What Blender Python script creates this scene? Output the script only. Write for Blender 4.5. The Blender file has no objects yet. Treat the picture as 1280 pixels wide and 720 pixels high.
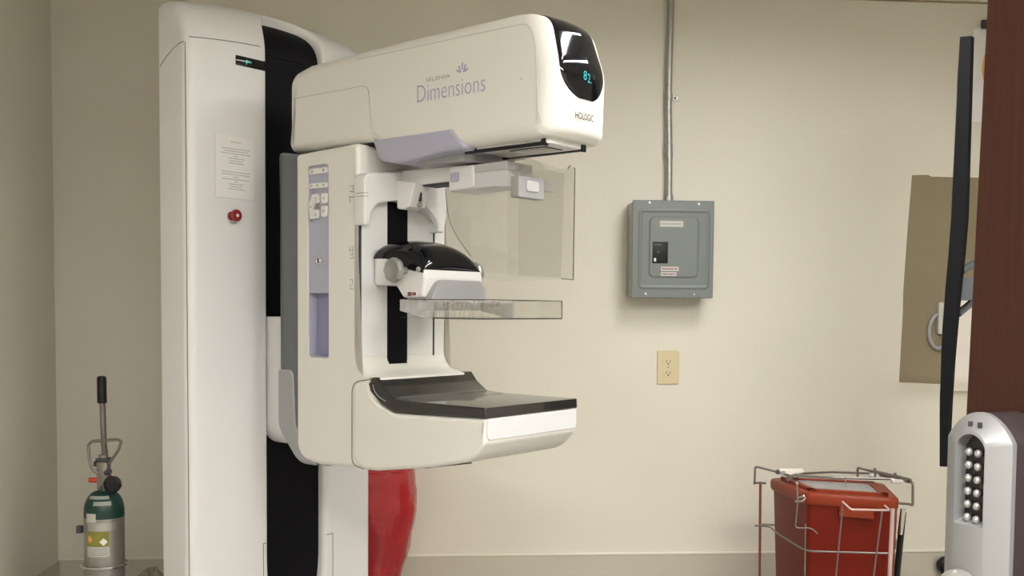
import bpy, bmesh, math, random
from mathutils import Vector, Matrix
random.seed(7)
SC = bpy.context.scene
COL = SC.collection
PI = math.pi

# ---------------------------------------------------------------- camera
FPX = 1277.0; CAMH = 1.42
PITCH = math.atan(.05); ROLL = .008
PYC = 385 + FPX * math.tan(PITCH)
cd = bpy.data.cameras.new('camera'); cam = bpy.data.objects.new('camera', cd); COL.objects.link(cam)
cd.sensor_width = 36.0; cd.lens = FPX / 1280 * 36.0
cd.shift_x = 0; cd.shift_y = (PYC - 360) / 1280
cd.clip_start = .02
cam.matrix_world = (Matrix.Translation((0, 0, CAMH)) @ Matrix.Rotation(PI/2 - PITCH, 4, 'X') @ Matrix.Rotation(ROLL, 4, 'Z'))
SC.camera = cam
def at(x, y, Y):
    """point seen at photo pixel x, y standing Y metres in front of the camera"""
    a = (x - 640) / FPX; b = -(y - PYC) / FPX
    a, b = a*math.cos(ROLL) - b*math.sin(ROLL), a*math.sin(ROLL) + b*math.cos(ROLL)
    c, s = math.cos(PITCH), math.sin(PITCH)
    r = Vector((a, c + b*s, -s + b*c)); r *= Y / r.y
    return Vector((r.x, r.y, r.z + CAMH))

# ---------------------------------------------------------------- materials
MT = {}
def mat(name, col, rough=.5, metal=0., bump=0., bscale=200., cvar=0., cscale=8., coat=0., spec=.5, bdist=.001, detail=2.):
    m = bpy.data.materials.new(name); m.use_nodes = True; n = m.node_tree.nodes; l = m.node_tree.links
    b = n['Principled BSDF']
    b.inputs['Base Color'].default_value = (*col, 1); b.inputs['Roughness'].default_value = rough
    b.inputs['Metallic'].default_value = metal; b.inputs['Coat Weight'].default_value = coat
    b.inputs['Coat Roughness'].default_value = .05
    b.inputs['Specular IOR Level'].default_value = spec
    tc = n.new('ShaderNodeTexCoord')
    if bump or cvar:
        no = n.new('ShaderNodeTexNoise'); no.inputs['Scale'].default_value = bscale; no.inputs['Detail'].default_value = detail
        l.new(tc.outputs['Object'], no.inputs['Vector'])
        if bump:
            bp = n.new('ShaderNodeBump'); bp.inputs['Strength'].default_value = bump; bp.inputs['Distance'].default_value = bdist
            l.new(no.outputs['Fac'], bp.inputs['Height']); l.new(bp.outputs['Normal'], b.inputs['Normal'])
        if cvar:
            n2 = n.new('ShaderNodeTexNoise'); n2.inputs['Scale'].default_value = cscale; n2.inputs['Detail'].default_value = 4
            l.new(tc.outputs['Object'], n2.inputs['Vector'])
            mx = n.new('ShaderNodeMixRGB'); mx.blend_type = 'MIX'
            mx.inputs[1].default_value = (*[c*(1-cvar) for c in col], 1); mx.inputs[2].default_value = (*[min(1, c*(1+cvar)) for c in col], 1)
            l.new(n2.outputs['Fac'], mx.inputs[0]); l.new(mx.outputs[0], b.inputs['Base Color'])
    MT[name] = m
    return m
def emis(name, col, strength):
    m = bpy.data.materials.new(name); m.use_nodes = True; n = m.node_tree.nodes
    b = n['Principled BSDF']; b.inputs['Base Color'].default_value = (0, 0, 0, 1)
    b.inputs['Emission Color'].default_value = (*col, 1); b.inputs['Emission Strength'].default_value = strength
    MT[name] = m; return m
def clear(name, tint, rough=.03, gl=.06, haze=0., hazecol=(.8, .8, .8)):
    """thin clear plastic: tinted see-through sheet with a Fresnel gloss and a little milky haze"""
    m = bpy.data.materials.new(name); m.use_nodes = True; n = m.node_tree.nodes; l = m.node_tree.links; n.clear()
    o = n.new('ShaderNodeOutputMaterial'); t = n.new('ShaderNodeBsdfTransparent'); t.inputs[0].default_value = (*tint, 1)
    d = n.new('ShaderNodeBsdfDiffuse'); d.inputs[0].default_value = (*hazecol, 1)
    no = n.new('ShaderNodeTexNoise'); no.inputs['Scale'].default_value = 40; tc = n.new('ShaderNodeTexCoord'); l.new(tc.outputs['Object'], no.inputs[0])
    mr = n.new('ShaderNodeMapRange'); l.new(no.outputs['Fac'], mr.inputs[0]); mr.inputs[3].default_value = haze*.6; mr.inputs[4].default_value = haze*1.4
    m1 = n.new('ShaderNodeMixShader'); l.new(mr.outputs[0], m1.inputs[0]); l.new(t.outputs[0], m1.inputs[1]); l.new(d.outputs[0], m1.inputs[2])
    g = n.new('ShaderNodeBsdfGlossy'); g.inputs['Roughness'].default_value = rough
    f = n.new('ShaderNodeLayerWeight'); f.inputs[0].default_value = .5
    pw = n.new('ShaderNodeMath'); pw.operation = 'POWER'; l.new(f.outputs['Facing'], pw.inputs[0]); pw.inputs[1].default_value = 4.5
    mu = n.new('ShaderNodeMapRange'); l.new(pw.outputs[0], mu.inputs[0]); mu.inputs[3].default_value = gl*.6; mu.inputs[4].default_value = .7
    m2 = n.new('ShaderNodeMixShader'); l.new(mu.outputs[0], m2.inputs[0]); l.new(m1.outputs[0], m2.inputs[1]); l.new(g.outputs[0], m2.inputs[2])
    l.new(m2.outputs[0], o.inputs[0]); MT[name] = m; return m

mat('wall_paint', (.69, .655, .565), .6, bump=.35, bscale=120, bdist=.002, cvar=.03, cscale=2.5)
mat('wall_lower', (.50, .465, .385), .45, bump=.2, bscale=150, bdist=.001, cvar=.03, cscale=3)
mat('wall_bead', (.74, .70, .60), .4)
mat('ceiling_tile', (.72, .70, .64), .9, bump=.5, bscale=90, bdist=.002)
mat('floor_vinyl', (.34, .33, .31), .35, cvar=.1, cscale=14)
mat('patch', (.25, .205, .13), .85, bump=.3, bscale=60, cvar=.08, cscale=9)
mat('white_plastic', (.74, .735, .735), .42, bump=.05, bscale=600, bdist=.0004, cvar=.01, cscale=3)
mat('cream_plastic', (.75, .735, .69), .42, bump=.06, bscale=600, bdist=.0004, cvar=.01, cscale=3)
mat('cool_white', (.62, .62, .64), .38)
mat('lavender', (.42, .42, .53), .4)
mat('lavender_dark', (.27, .27, .42), .5)
mat('spine_grey', (.12, .13, .145), .42)
mat('mid_grey', (.33, .33, .34), .42)
mat('light_grey', (.52, .52, .53), .4)
mat('gloss_black', (.005, .005, .007), .06, spec=.45)
mat('scoop_black', (.018, .017, .016), .22, coat=.5)
mat('channel_black', (.0045, .0045, .0065), .55, spec=.12)
mat('satin_black', (.009, .009, .011), .5, spec=.3)
mat('seam', (.16, .15, .13), .8)
mat('button_white', (.78, .77, .74), .4)
mat('ink_dark', (.05, .05, .06), .7)
mat('ink_grey', (.30, .30, .30), .8)
mat('ink_purple', (.36, .34, .56), .6)
mat('ink_red', (.22, .07, .08), .6)
mat('paper', (.78, .77, .76), .7)
mat('paper_warm', (.82, .77, .70), .7)
mat('orange_ink', (.70, .33, .12), .7)
mat('red_button', (.25, .018, .014), .3)
mat('knob_grey', (.30, .30, .29), .35, metal=.35)
mat('panel_grey', (.155, .175, .17), .42, bump=.1, bscale=300, bdist=.0005)
mat('galvanized', (.40, .40, .38), .45, metal=.8, bump=.3, bscale=60, bdist=.001, cvar=.25, cscale=40)
mat('screw_metal', (.7, .7, .68), .3, metal=.9)
mat('ivory', (.62, .53, .33), .4)
mat('ivory_dark', (.30, .23, .12), .5)
mat('red_bag', (.36, .014, .018), .27, bump=.8, bscale=11, bdist=.02, coat=.2)
mat('red_bin', (.15, .009, .002), .42, bump=.05, bscale=100, spec=.25)
mat('red_lid', (.24, .033, .009), .42, spec=.3)
mat('lid_clear', (.36, .35, .36), .3)
mat('wire_steel', (.26, .235, .215), .45, metal=.8)
mat('pink_post', (.50, .36, .33), .4)
mat('wire_red', (.25, .07, .05), .35, metal=.5)
mat('chrome', (.75, .74, .72), .12, metal=1)
mat('brushed_alu', (.52, .51, .50), .33, metal=.85, cvar=.08, cscale=30)
mat('cyl_alu', (.38, .36, .34), .42, metal=.75)
mat('cyl_green', (.008, .042, .032), .35)
mat('label_white', (.52, .50, .46), .6)
mat('label_dim', (.30, .32, .28), .6)
mat('label_yellow', (.22, .21, .03), .6)
mat('valve_red', (.5, .05, .02), .4)
mat('lock_silver', (.29, .29, .295), .5, metal=.25, bump=.15, bscale=500, bdist=.0006)
mat('key_metal', (.50, .49, .48), .3, metal=.6)
mat('lock_dark', (.060, .044, .046), .45, metal=.2)
mat('lock_well', (.03, .022, .02), .4)
mat('screen_black', (.005, .0055, .0065), .7, spec=.12)
mat('stool_black', (.006, .006, .007), .4, spec=.3)
emis('teal_glow', (.05, .75, .75), .9)
emis('green_glow', (.1, .85, .6), .7)
emis('fluorescent', (1.0, .985, .955), 1.0)
clear('acrylic', (.975, .975, .965), gl=.05, haze=.0)
clear('acrylic_film', (.87, .865, .85), rough=.2, gl=.06, haze=.06, hazecol=(.7, .68, .62))
clear('acrylic_edge', (.42, .41, .38), gl=.10, haze=.15, hazecol=(.25, .24, .22))
clear('acrylic_frost', (.90, .90, .90), rough=.25, gl=.12, haze=.30, hazecol=(.82, .82, .84))
clear('bag_clear', (.86, .84, .82), rough=.15, gl=.25, haze=.08, hazecol=(.5, .42, .36))
# wood door with vertical grain
def wood():
    m = bpy.data.materials.new('door_wood'); m.use_nodes = True; n = m.node_tree.nodes; l = m.node_tree.links; b = n['Principled BSDF']
    tc = n.new('ShaderNodeTexCoord'); mp = n.new('ShaderNodeMapping'); mp.inputs['Scale'].default_value = (60, 60, 2.5)
    l.new(tc.outputs['Object'], mp.inputs[0]); no = n.new('ShaderNodeTexNoise'); no.inputs['Scale'].default_value = 3; no.inputs['Detail'].default_value = 6
    l.new(mp.outputs[0], no.inputs[0]); cr = n.new('ShaderNodeValToRGB')
    cr.color_ramp.elements[0].position = .3; cr.color_ramp.elements[0].color = (.034, .0095, .005, 1)
    cr.color_ramp.elements[1].position = .75; cr.color_ramp.elements[1].color = (.052, .016, .009, 1)
    l.new(no.outputs['Fac'], cr.inputs[0]); l.new(cr.outputs[0], b.inputs['Base Color']); b.inputs['Roughness'].default_value = .5; b.inputs['Specular IOR Level'].default_value = .3
    MT['door_wood'] = m
wood()

# ---------------------------------------------------------------- mesh helpers
def ident(p): return Vector(p)
def link(name, me, m, parent=None):
    o = bpy.data.objects.new(name, me); COL.objects.link(o)
    if m: me.materials.append(MT[m])
    if parent: o.parent = parent
    return o
def obj(name, bm, m, parent=None, smooth=True, auto=35):
    bmesh.ops.recalc_face_normals(bm, faces=bm.faces)
    if smooth:
        lim = math.radians(auto)
        for e in bm.edges:
            if len(e.link_faces) == 2 and e.calc_face_angle(0) > lim: e.smooth = False
        for f in bm.faces: f.smooth = True
    me = bpy.data.meshes.new(name); bm.to_mesh(me); bm.free()
    return link(name, me, m, parent)
def new(): return bmesh.new()
def box(bm, a, b, T=ident, bev=0, seg=2):
    """axis-aligned box from corner a to corner b in the frame T"""
    x0, y0, z0 = a; x1, y1, z1 = b
    vs = [bm.verts.new(T((x, y, z))) for x in (x0, x1) for y in (y0, y1) for z in (z0, z1)]
    fs = [bm.faces.new([vs[i] for i in q]) for q in ((0,1,3,2),(4,6,7,5),(0,4,5,1),(2,3,7,6),(0,2,6,4),(1,5,7,3))]
    if bev:
        es = set(e for f in fs for e in f.edges)
        got = bmesh.ops.bevel(bm, geom=list(es), offset=bev, segments=seg, profile=.5, affect='EDGES')
        fl = sorted(set(f for f in vs[0].link_faces if vs[0].is_valid) | set(f for f in bm.faces), key=lambda f: -f.calc_area()) if False else fs
        for f in fs:
            if f.is_valid:
                for e in f.edges: e.smooth = False
    return bm
def fillet(pts, n=8):
    """2-D polygon (x, y, radius) with rounded corners"""
    out = []; N = len(pts)
    for i in range(N):
        p = pts[i]; r = p[2] if len(p) > 2 else 0
        P = Vector(p[:2]); A = Vector(pts[i-1][:2]); B = Vector(pts[(i+1) % N][:2])
        if r <= 0: out.append(P); continue
        u = (A-P); v = (B-P); lu, lv = u.length, v.length; u.normalize(); v.normalize()
        ang = u.angle(v)
        if ang > PI - .02: out.append(P); continue
        t = min(r/math.tan(ang/2), lu*.49, lv*.49); r2 = t*math.tan(ang/2)
        c = P + (u+v).normalized()*(r2/math.sin(ang/2))
        s = P+u*t-c; e = P+v*t-c
        a0 = math.atan2(s.y, s.x); a1 = math.atan2(e.y, e.x); d = (a1-a0+PI) % (2*PI) - PI
        for k in range(n+1):
            a = a0 + d*k/n; out.append(c + Vector((math.cos(a), math.sin(a)))*r2)
    return out
def area(p): return sum(p[i-1].x*p[i].y - p[i].x*p[i-1].y for i in range(len(p)))/2
def inset(P, d):
    N = len(P); sg = 1 if area(P) > 0 else -1; out = []
    for i in range(N):
        a = (P[i]-P[i-1]); b = (P[(i+1) % N]-P[i])
        if a.length < 1e-9: a = b.copy()
        if b.length < 1e-9: b = a.copy()
        a.normalize(); b.normalize()
        n1 = Vector((-a.y, a.x)); n2 = Vector((-b.y, b.x)); m = n1+n2
        if m.length < 1e-6: m = n1.copy()
        m.normalize(); k = d/max(.5, m.dot(n1))
        out.append(P[i] + m*k*sg)
    return out
def slab(bm, P, c0, c1, r, T, seg=5, mid=1, r1=None):
    """prism of 2-D outline P from c0 to c1 with rims rounded by r; T maps (a, b, c) to space"""
    r1 = r if r1 is None else r1
    rings = []
    sg = 1 if c1 > c0 else -1
    if r > 0:
        for k in range(seg+1):
            ph = PI/2*k/seg; rings.append((r*(1-math.sin(ph)), c0 + sg*r*(1-math.cos(ph))))
    else: rings.append((0, c0))
    for k in range(1, mid):
        a = c0+sg*r; b = c1-sg*r1; rings.append((0, a+(b-a)*k/mid))
    if r1 > 0:
        for k in range(seg+1):
            ph = PI/2*(1-k/seg); rings.append((r1*(1-math.sin(ph)), c1 - sg*r1*(1-math.cos(ph))))
    else: rings.append((0, c1))
    prev = None; first = None
    for ins, c in rings:
        Q = inset(P, ins) if ins > 1e-6 else P
        vs = [bm.verts.new(T((q.x, q.y, c))) for q in Q]
        if prev:
            for i in range(len(vs)): bm.faces.new((prev[i-1], prev[i], vs[i], vs[i-1]))
        else: first = vs
        prev = vs
    f1 = bm.faces.new(first); f2 = bm.faces.new(prev)
    for f in (f1, f2):
        for e in f.edges: e.smooth = False
    bmesh.ops.triangulate(bm, faces=[f1, f2])
    return bm
def tube(bm, pts, r, n=10, cap=True, closed=False):
    pts = [Vector(p) for p in pts]; N = len(pts); rings = []
    up = Vector((0.13, .21, .97)).normalized()
    for i, p in enumerate(pts):
        if closed: d = pts[(i+1) % N]-pts[i-1]
        else: d = (pts[min(i+1, N-1)]-pts[max(i-1, 0)])
        d.normalize()
        x = d.cross(up)
        if x.length < .05: x = d.cross(Vector((1, 0, 0)))
        x.normalize(); y = d.cross(x)
        rr = r[i] if isinstance(r, (list, tuple)) else r
        rings.append([bm.verts.new(p + x*math.cos(2*PI*k/n)*rr + y*math.sin(2*PI*k/n)*rr) for k in range(n)])
    for i in range(N if closed else N-1):
        a, b = rings[i], rings[(i+1) % N]
        for k in range(n): bm.faces.new((a[k-1], a[k], b[k], b[k-1]))
    if cap and not closed: bm.faces.new(rings[0]); bm.faces.new(rings[-1])
    return bm
def smoothpath(pts, n=6):
    P = [Vector(p) for p in pts]; out = []
    for i in range(len(P)-1):
        p0 = P[max(i-1, 0)]; p1 = P[i]; p2 = P[i+1]; p3 = P[min(i+2, len(P)-1)]
        for k in range(n):
            t = k/n
            out.append(.5*((2*p1)+(p2-p0)*t+(2*p0-5*p1+4*p2-p3)*t*t+(3*p1-p0-3*p2+p3)*t**3))
    out.append(P[-1]); return out
def bend(pts, r=.01, n=5):
    """3-D path with its corners rounded"""
    P = [Vector(p) for p in pts]; out = [P[0]]
    for i in range(1, len(P)-1):
        a = P[i-1]-P[i]; b = P[i+1]-P[i]; t = min(r, a.length*.45, b.length*.45)
        s = P[i]+a.normalized()*t; e = P[i]+b.normalized()*t
        for k in range(n+1):
            q = k/n; out.append(s*(1-q)**2 + P[i]*2*q*(1-q) + e*q*q)
    out.append(P[-1]); return out
def lathe(bm, prof, T=ident, n=32):
    """revolve (radius, height) profile round the c axis of frame T"""
    rings = []
    for r, h in prof:
        if r < 1e-6: rings.append([bm.verts.new(T((0, 0, h)))])
        else: rings.append([bm.verts.new(T((r*math.cos(2*PI*k/n), r*math.sin(2*PI*k/n), h))) for k in range(n)])
    for a, b in zip(rings, rings[1:]):
        if len(a) == 1 and len(b) == 1: continue
        for k in range(n):
            if len(a) == 1: bm.faces.new((a[0], b[k], b[k-1]))
            elif len(b) == 1: bm.faces.new((a[k-1], a[k], b[0]))
            else: bm.faces.new((a[k-1], a[k], b[k], b[k-1]))
    for rg in (rings[0], rings[-1]):
        if len(rg) > 2: bm.faces.new(rg)
    return bm
def text(bm, s, x0, x1, y0, y1, T, ex=.0004, thin=0.0):
    """lettering fitted to the rectangle x0..x1, y0..y1 of frame T"""
    cu = bpy.data.curves.new('lettering', 'FONT'); cu.body = s; cu.extrude = 0; cu.offset = thin; cu.resolution_u = 3
    o = bpy.data.objects.new('lettering', cu); COL.objects.link(o)
    dg = bpy.context.evaluated_depsgraph_get(); me = bpy.data.meshes.new_from_object(o.evaluated_get(dg))
    bpy.data.objects.remove(o); bpy.data.curves.remove(cu)
    xs = [v.co.x for v in me.vertices]; ys = [v.co.y for v in me.vertices]
    ax, bx, ay, by = min(xs), max(xs), min(ys), max(ys)
    vs = [bm.verts.new(T((x0+(v.co.x-ax)/(bx-ax)*(x1-x0), y0+(v.co.y-ay)/(by-ay)*(y1-y0), ex))) for v in me.vertices]
    for p in me.polygons:
        try: bm.faces.new([vs[i] for i in p.vertices])
        except ValueError: pass
    bpy.data.meshes.remove(me)
    return bm
def flat(bm, P, c, T):
    vs = [bm.verts.new(T((p[0], p[1], c))) for p in P]; f = bm.faces.new(vs)
    return bm
def thing(name, label, cat, loc=(0, 0, 0), rz=0, group=None):
    o = bpy.data.objects.new(name, None); COL.objects.link(o); o.empty_display_size = .05
    o.location = loc; o.rotation_euler = (0, 0, rz); o['label'] = label; o['category'] = cat
    if group: o['group'] = group
    return o
def tag(o, label, cat, group=None):
    o['label'] = label; o['category'] = cat
    if group: o['group'] = group
    return o
def struct(name, bm, m, parent=None, smooth=False):
    o = obj(name, bm, m, parent, smooth)
    if not parent: o['kind'] = 'structure'
    return o

# ---------------------------------------------------------------- room shell
YA = .073
WU = Vector((math.cos(YA), math.sin(YA), 0)); WN = Vector((math.sin(YA), -math.cos(YA), 0)); W0 = Vector((.3, 3.75, 0))
def Wl(p):      # (u along the back wall, z up, out from the wall)
    return W0 + WU*p[0] + WN*p[2] + Vector((0, 0, p[1]))
CEIL = 2.565
UL, UR = -1.92, 2.05
DEP = 5.0
struct('wall_back', box(new(), (UL-.1, 0, -.12), (UR+.1, CEIL, 0), Wl), 'wall_paint')
struct('wall_left', box(new(), (UL-.12, 0, 0), (UL, CEIL, DEP), Wl), 'wall_paint')
struct('wall_right', box(new(), (UR, 0, 0), (UR+.12, CEIL, DEP), Wl), 'wall_paint')
struct('wall_front', box(new(), (UL-.12, 0, DEP), (UR+.12, CEIL, DEP+.12), Wl), 'wall_paint')
struct('floor', box(new(), (UL-.12, -.1, -.12), (UR+.12, 0, DEP+.12), Wl), 'floor_vinyl')
def ceiling():
    bm = new(); box(bm, (UL-.12, CEIL, -.12), (UR+.12, CEIL+.1, DEP+.12), Wl)
    return struct('ceiling', bm, 'ceiling_tile')
ceiling()
struct('trim_1', box(new(), (UL, CEIL-.004, 0), (UR, CEIL, .012), Wl), 'ivory_dark')
# lower wall band with its light top bead on the back and left walls
b = new(); box(b, (UL, .0, 0), (UR, .508, .006), Wl); o = struct('trim_2', b, 'wall_lower')
b = new(); box(b, (UL, .508, 0), (UR, .516, .009), Wl, .002); struct('trim_3', b, 'wall_bead')
b = new(); box(b, (UL, .0, .012), (UL+.006, .508, DEP), Wl); struct('trim_4', b, 'wall_lower')
# brown unpainted patch on the back wall
pt = [(1.188, 1.926), (1.25, 1.9285), (1.262, 1.922), (1.36, 1.921), (1.52, 1.922), (1.52, 1.146), (1.30, 1.147), (1.160, 1.153), (1.163, 1.25), (1.167, 1.42),
      (1.1665, 1.50), (1.171, 1.60), (1.178, 1.75)]
b = new(); slab(b, [Vector(p) for p in pt], 0, .0012, 0, Wl)
tag(obj('wall_patch', b, 'patch', smooth=False), 'tall brown bare rectangle on the back wall behind the black screen edge', 'wall patch')

# ---------------------------------------------------------------- ceiling lights
def ceiling_light(u, v, label, w=1.2, d=.3, e=1.0, rot=0):
    c = Wl((u, CEIL, v)); t = thing('ceiling_light', label, 'ceiling light', c, YA+rot, 'fluorescent ceiling lights')
    f = new()
    for a, q in (((-w/2-.03, -d/2-.03, -.05), (w/2+.03, -d/2, 0)), ((-w/2-.03, d/2, -.05), (w/2+.03, d/2+.03, 0)),
                 ((-w/2-.03, -d/2, -.05), (-w/2, d/2, 0)), ((w/2, -d/2, -.05), (w/2+.03, d/2, 0))): box(f, a, q)
    obj('frame', f, 'white_plastic', t, False)
    g = new(); box(g, (-w/2, -d/2, -.04), (w/2, d/2, -.03))
    o = obj('diffuser', g, 'fluorescent', t, False)
    return t
ceiling_light(.32, 1.45, 'narrow fluorescent strip light nearest to the back wall', .9, .07, rot=PI/2)
ceiling_light(.60, 1.45, 'narrow fluorescent strip light nearest to the breaker panel', .9, .09, rot=PI/2)
ceiling_light(.85, 3.00, 'fluorescent ceiling light in the middle of the room')
ceiling_light(-.55, 4.1, 'fluorescent ceiling light farthest from the back wall', 1.2, .42)

# ---------------------------------------------------------------- mammography machine
TH = math.radians(39.7)
FV = Vector((math.cos(TH), -math.sin(TH), 0)); SV = Vector((math.sin(TH), math.cos(TH), 0))
D0 = at(607, 540, 2.3); D0.z = 0
L0, S0 = -.965, .15
base = D0 + FV*L0 + SV*S0
mach = thing('mammography_machine', 'tall white mammography machine with c-shaped arm and black breast platform', 'medical machine', base, -TH)
def Ml(l, s, z): return Vector((l-L0, s-S0, z))
def side(p): return Ml(p[0], p[2], p[1])      # (l, z, s)
def front(p): return Ml(p[2], p[0], p[1])     # (s, z, l)
def plan(p): return Ml(p[0], p[1], p[2])      # (l, s, z)
def near(s0):                                  # lettering frame on a face looking to -s
    return lambda p: Ml(p[0], s0-p[2], p[1])
def fore(l0): return lambda p: Ml(l0+p[2], p[0], p[1])
MS = lambda name, m, outline, c0, c1, r, par, seg=5, mid=1, T=side: obj(name, slab(new(), outline, c0, c1, r, T, seg, mid), m, par)

# --- column
SA, SB = -.181, .479
LF, LBK = -.9, -1.032
def dome(s): return .033*(1-((s-.14)/.33)**2)
def colpath():
    P = [(LF, z) for z in (0, .2, .4, .46, .48, .5, .52, .54, .56, .58, .60, .62, .65, .68, .71, .74, .8, 1.2, 1.6, 1.9, 2.05, 2.10)]
    n = 60
    for k in range(1, n+1):
        a = PI/2*k/n; P.append((LBK + .012 + (LF-LBK-.012)*math.cos(a), 2.115 + .125*math.sin(a)))
    return P
CP = colpath()
def cnorm(i):
    a = Vector(CP[max(i-1, 0)]); b_ = Vector(CP[min(i+1, len(CP)-1)]); d = (b_-a).normalized(); return Vector((d.y, -d.x))   # outward
CUM = [0]
for i in range(1, len(CP)): CUM.append(CUM[-1] + (Vector(CP[i])-Vector(CP[i-1])).length)
UA = CUM[[i for i, p in enumerate(CP) if p[1] >= 2.10][0]] + .035; UH = .128; UB = .70; UHB = .22
C1, C2 = .074, .283
def atu(u):
    for i in range(1, len(CUM)):
        if CUM[i] >= u or i == len(CUM)-1:
            q = (u-CUM[i-1])/(CUM[i]-CUM[i-1]); return tuple(Vector(CP[i-1]).lerp(Vector(CP[i]), q))
_us = sorted(set(CUM + [UA + UH*(1-10**(-k/5)) for k in range(1, 30)] + [UA+UH*1.00001] + [UB - UHB*(1-10**(-k/4)) for k in range(1, 22)] + [UB-UHB*1.00001]))
_us = [u for i, u in enumerate(_us) if i == 0 or u-_us[i-1] > 1e-8]
CP0, CUM0 = CP, CUM
_cp = [atu(u) for u in _us]
_nrm = []
for u in _us:
    a_ = Vector(atu(max(0, u-.004))); b_ = Vector(atu(min(CUM0[-1], u+.004))); d_ = (b_-a_).normalized(); _nrm.append(Vector((d_.y, -d_.x)))
CP, CUM = _cp, _us
def cnorm(i): return _nrm[i]
def edges(u):
    c, h = (C1+C2)/2, (C2-C1)/2
    if u > UA: q = (u-UA)/UH
    elif u < UB: q = (UB-u)/UHB
    else: q = 0
    if q >= 1: return c, c
    w = h*(1-q**2.6)**(1/2.6); return c-w, c+w
def cpt(i, s, ins):
    p = Vector(CP[i]) - cnorm(i)*ins
    f = max(0, min(1, (p.y-1.95)/.25))
    return Ml(max(p.x, LBK+.002), s, p.y + dome(s)*f)
def column():
    bm = new(); R = .028; rows = []
    nn = 14
    for i, p in enumerate(CP):
        a, c = edges(CUM[i]); row = []
        zz = p[1]
        row.append(Ml(LBK, SA, min(zz, 2.225)+ (dome(SA)*max(0, min(1, (zz-1.95)/.25)))))
        for k in range(7):
            ph = PI/2*k/6; row.append(cpt(i, SA + R*(1-math.sin(ph))*0 + R*(1-math.cos(ph)) if False else SA + R*(1-math.cos(ph)), R*(1-math.sin(ph))))
        rr = min(.007, max(0, (c-a)/2))
        op = rr > 1e-5; r2 = min(.018, max(0, (c-a)/2))
        for k in range(1, nn): row.append(cpt(i, SA+R + (a-rr-SA-R)*k/nn, 0))
        for k in range(5):
            ph = PI/2*k/4; row.append(cpt(i, a-rr + rr*math.sin(ph), rr*(1-math.cos(ph))))
        row.append(cpt(i, a, .034 if op else 0)); m1 = len(row)-1
        row.append(cpt(i, c, .034 if op else 0))
        for k in range(5):
            ph = PI/2*(1-k/4); row.append(cpt(i, c+r2 - r2*math.sin(ph), r2*(1-math.cos(ph))))
        for k in range(1, nn): row.append(cpt(i, c+r2 + (SB-R-c-r2)*k/nn, 0))
        for k in range(7):
            ph = PI/2*(1-k/6); row.append(cpt(i, SB - R*(1-math.cos(ph)), R*(1-math.sin(ph))))
        row.append(Ml(LBK, SB, min(zz, 2.225)+ dome(SB)*max(0, min(1, (zz-1.95)/.25))))
        rows.append([bm.verts.new(v) for v in row])
    for r0, r1 in zip(rows, rows[1:]):
        for k in range(len(r0)-1):
            if k == m1: continue       # the channel itself is its own part
            try: bm.faces.new((r0[k], r0[k+1], r1[k+1], r1[k]))
            except ValueError: pass
    # back cover
    bt = rows[-1]; top = [bm.verts.new(Vector((LBK-L0, v.co.y, v.co.z))) for v in bt]
    for k in range(len(bt)-1): bm.faces.new((bt[k], bt[k+1], top[k+1], top[k]))
    q = [bm.verts.new(Ml(LBK, SA, 0)), bm.verts.new(Ml(LBK, SB, 0))]
    bm.faces.new([q[0], q[1]] + top[::-1])
    bmesh.ops.remove_doubles(bm, verts=bm.verts, dist=.00002)
    col = obj('column', bm, 'white_plastic', mach, auto=50)
    bm = new(); rows = []
    for i, p in enumerate(CP):
        a, c = edges(CUM[i])
        if c-a < .0005: continue
        rows.append([bm.verts.new(cpt(i, a-.004+(c-a+.008)*k/8, .027)) for k in range(9)])
    for r0, r1 in zip(rows, rows[1:]):
        for k in range(8): bm.faces.new((r0[k], r0[k+1], r1[k+1], r1[k]))
    obj('black_channel', bm, 'channel_black', col)
    return col
col_ = column()
# channel hood seam, column panel seams
b = new()
iz = [i for i, p in enumerate(CP) if p[1] >= 2.10][0]
tube(b, [cpt(iz+3, s, -.0002) for s in [SA+.008+.0162*k for k in range(15)]], .0011, 5)
tube(b, [cpt(iz+3, C2+.012+.018*k, -.0002) for k in range(10)], .0011, 5)
sp_ = [Ml(l, SA-.0002, z) for l, z in ((-.912, 2.118), (-.93, 2.117), (-.96, 2.108), (-1.0, 2.088), (-1.028, 2.068))]
tube(b, sp_, .0011, 5)
tube(b, [Ml(-.9115, SA+.0035, z) for z in (.3, 1.0, 2.118)], .0010, 5)
tube(b, [Ml(LF+.0003, .317, z) for z in (.1, .722)] , .0011, 5)
tube(b, [Ml(LF+.0003, s, .722) for s in (.292, .317)], .0011, 5)
tube(b, [Ml(LF+.0003, .058, z) for z in (.1, .735)], .0011, 5)
tube(b, [Ml(LF+.0003, s, .735) for s in (.058, .068)], .0011, 5)
obj('panel_seam', b, 'seam', col_)
b = new(); tube(b, [cpt(iz, .078+.0255*k, .0262) for k in range(9)], .0022, 6); obj('channel_joint', b, 'satin_black', col_)
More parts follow.
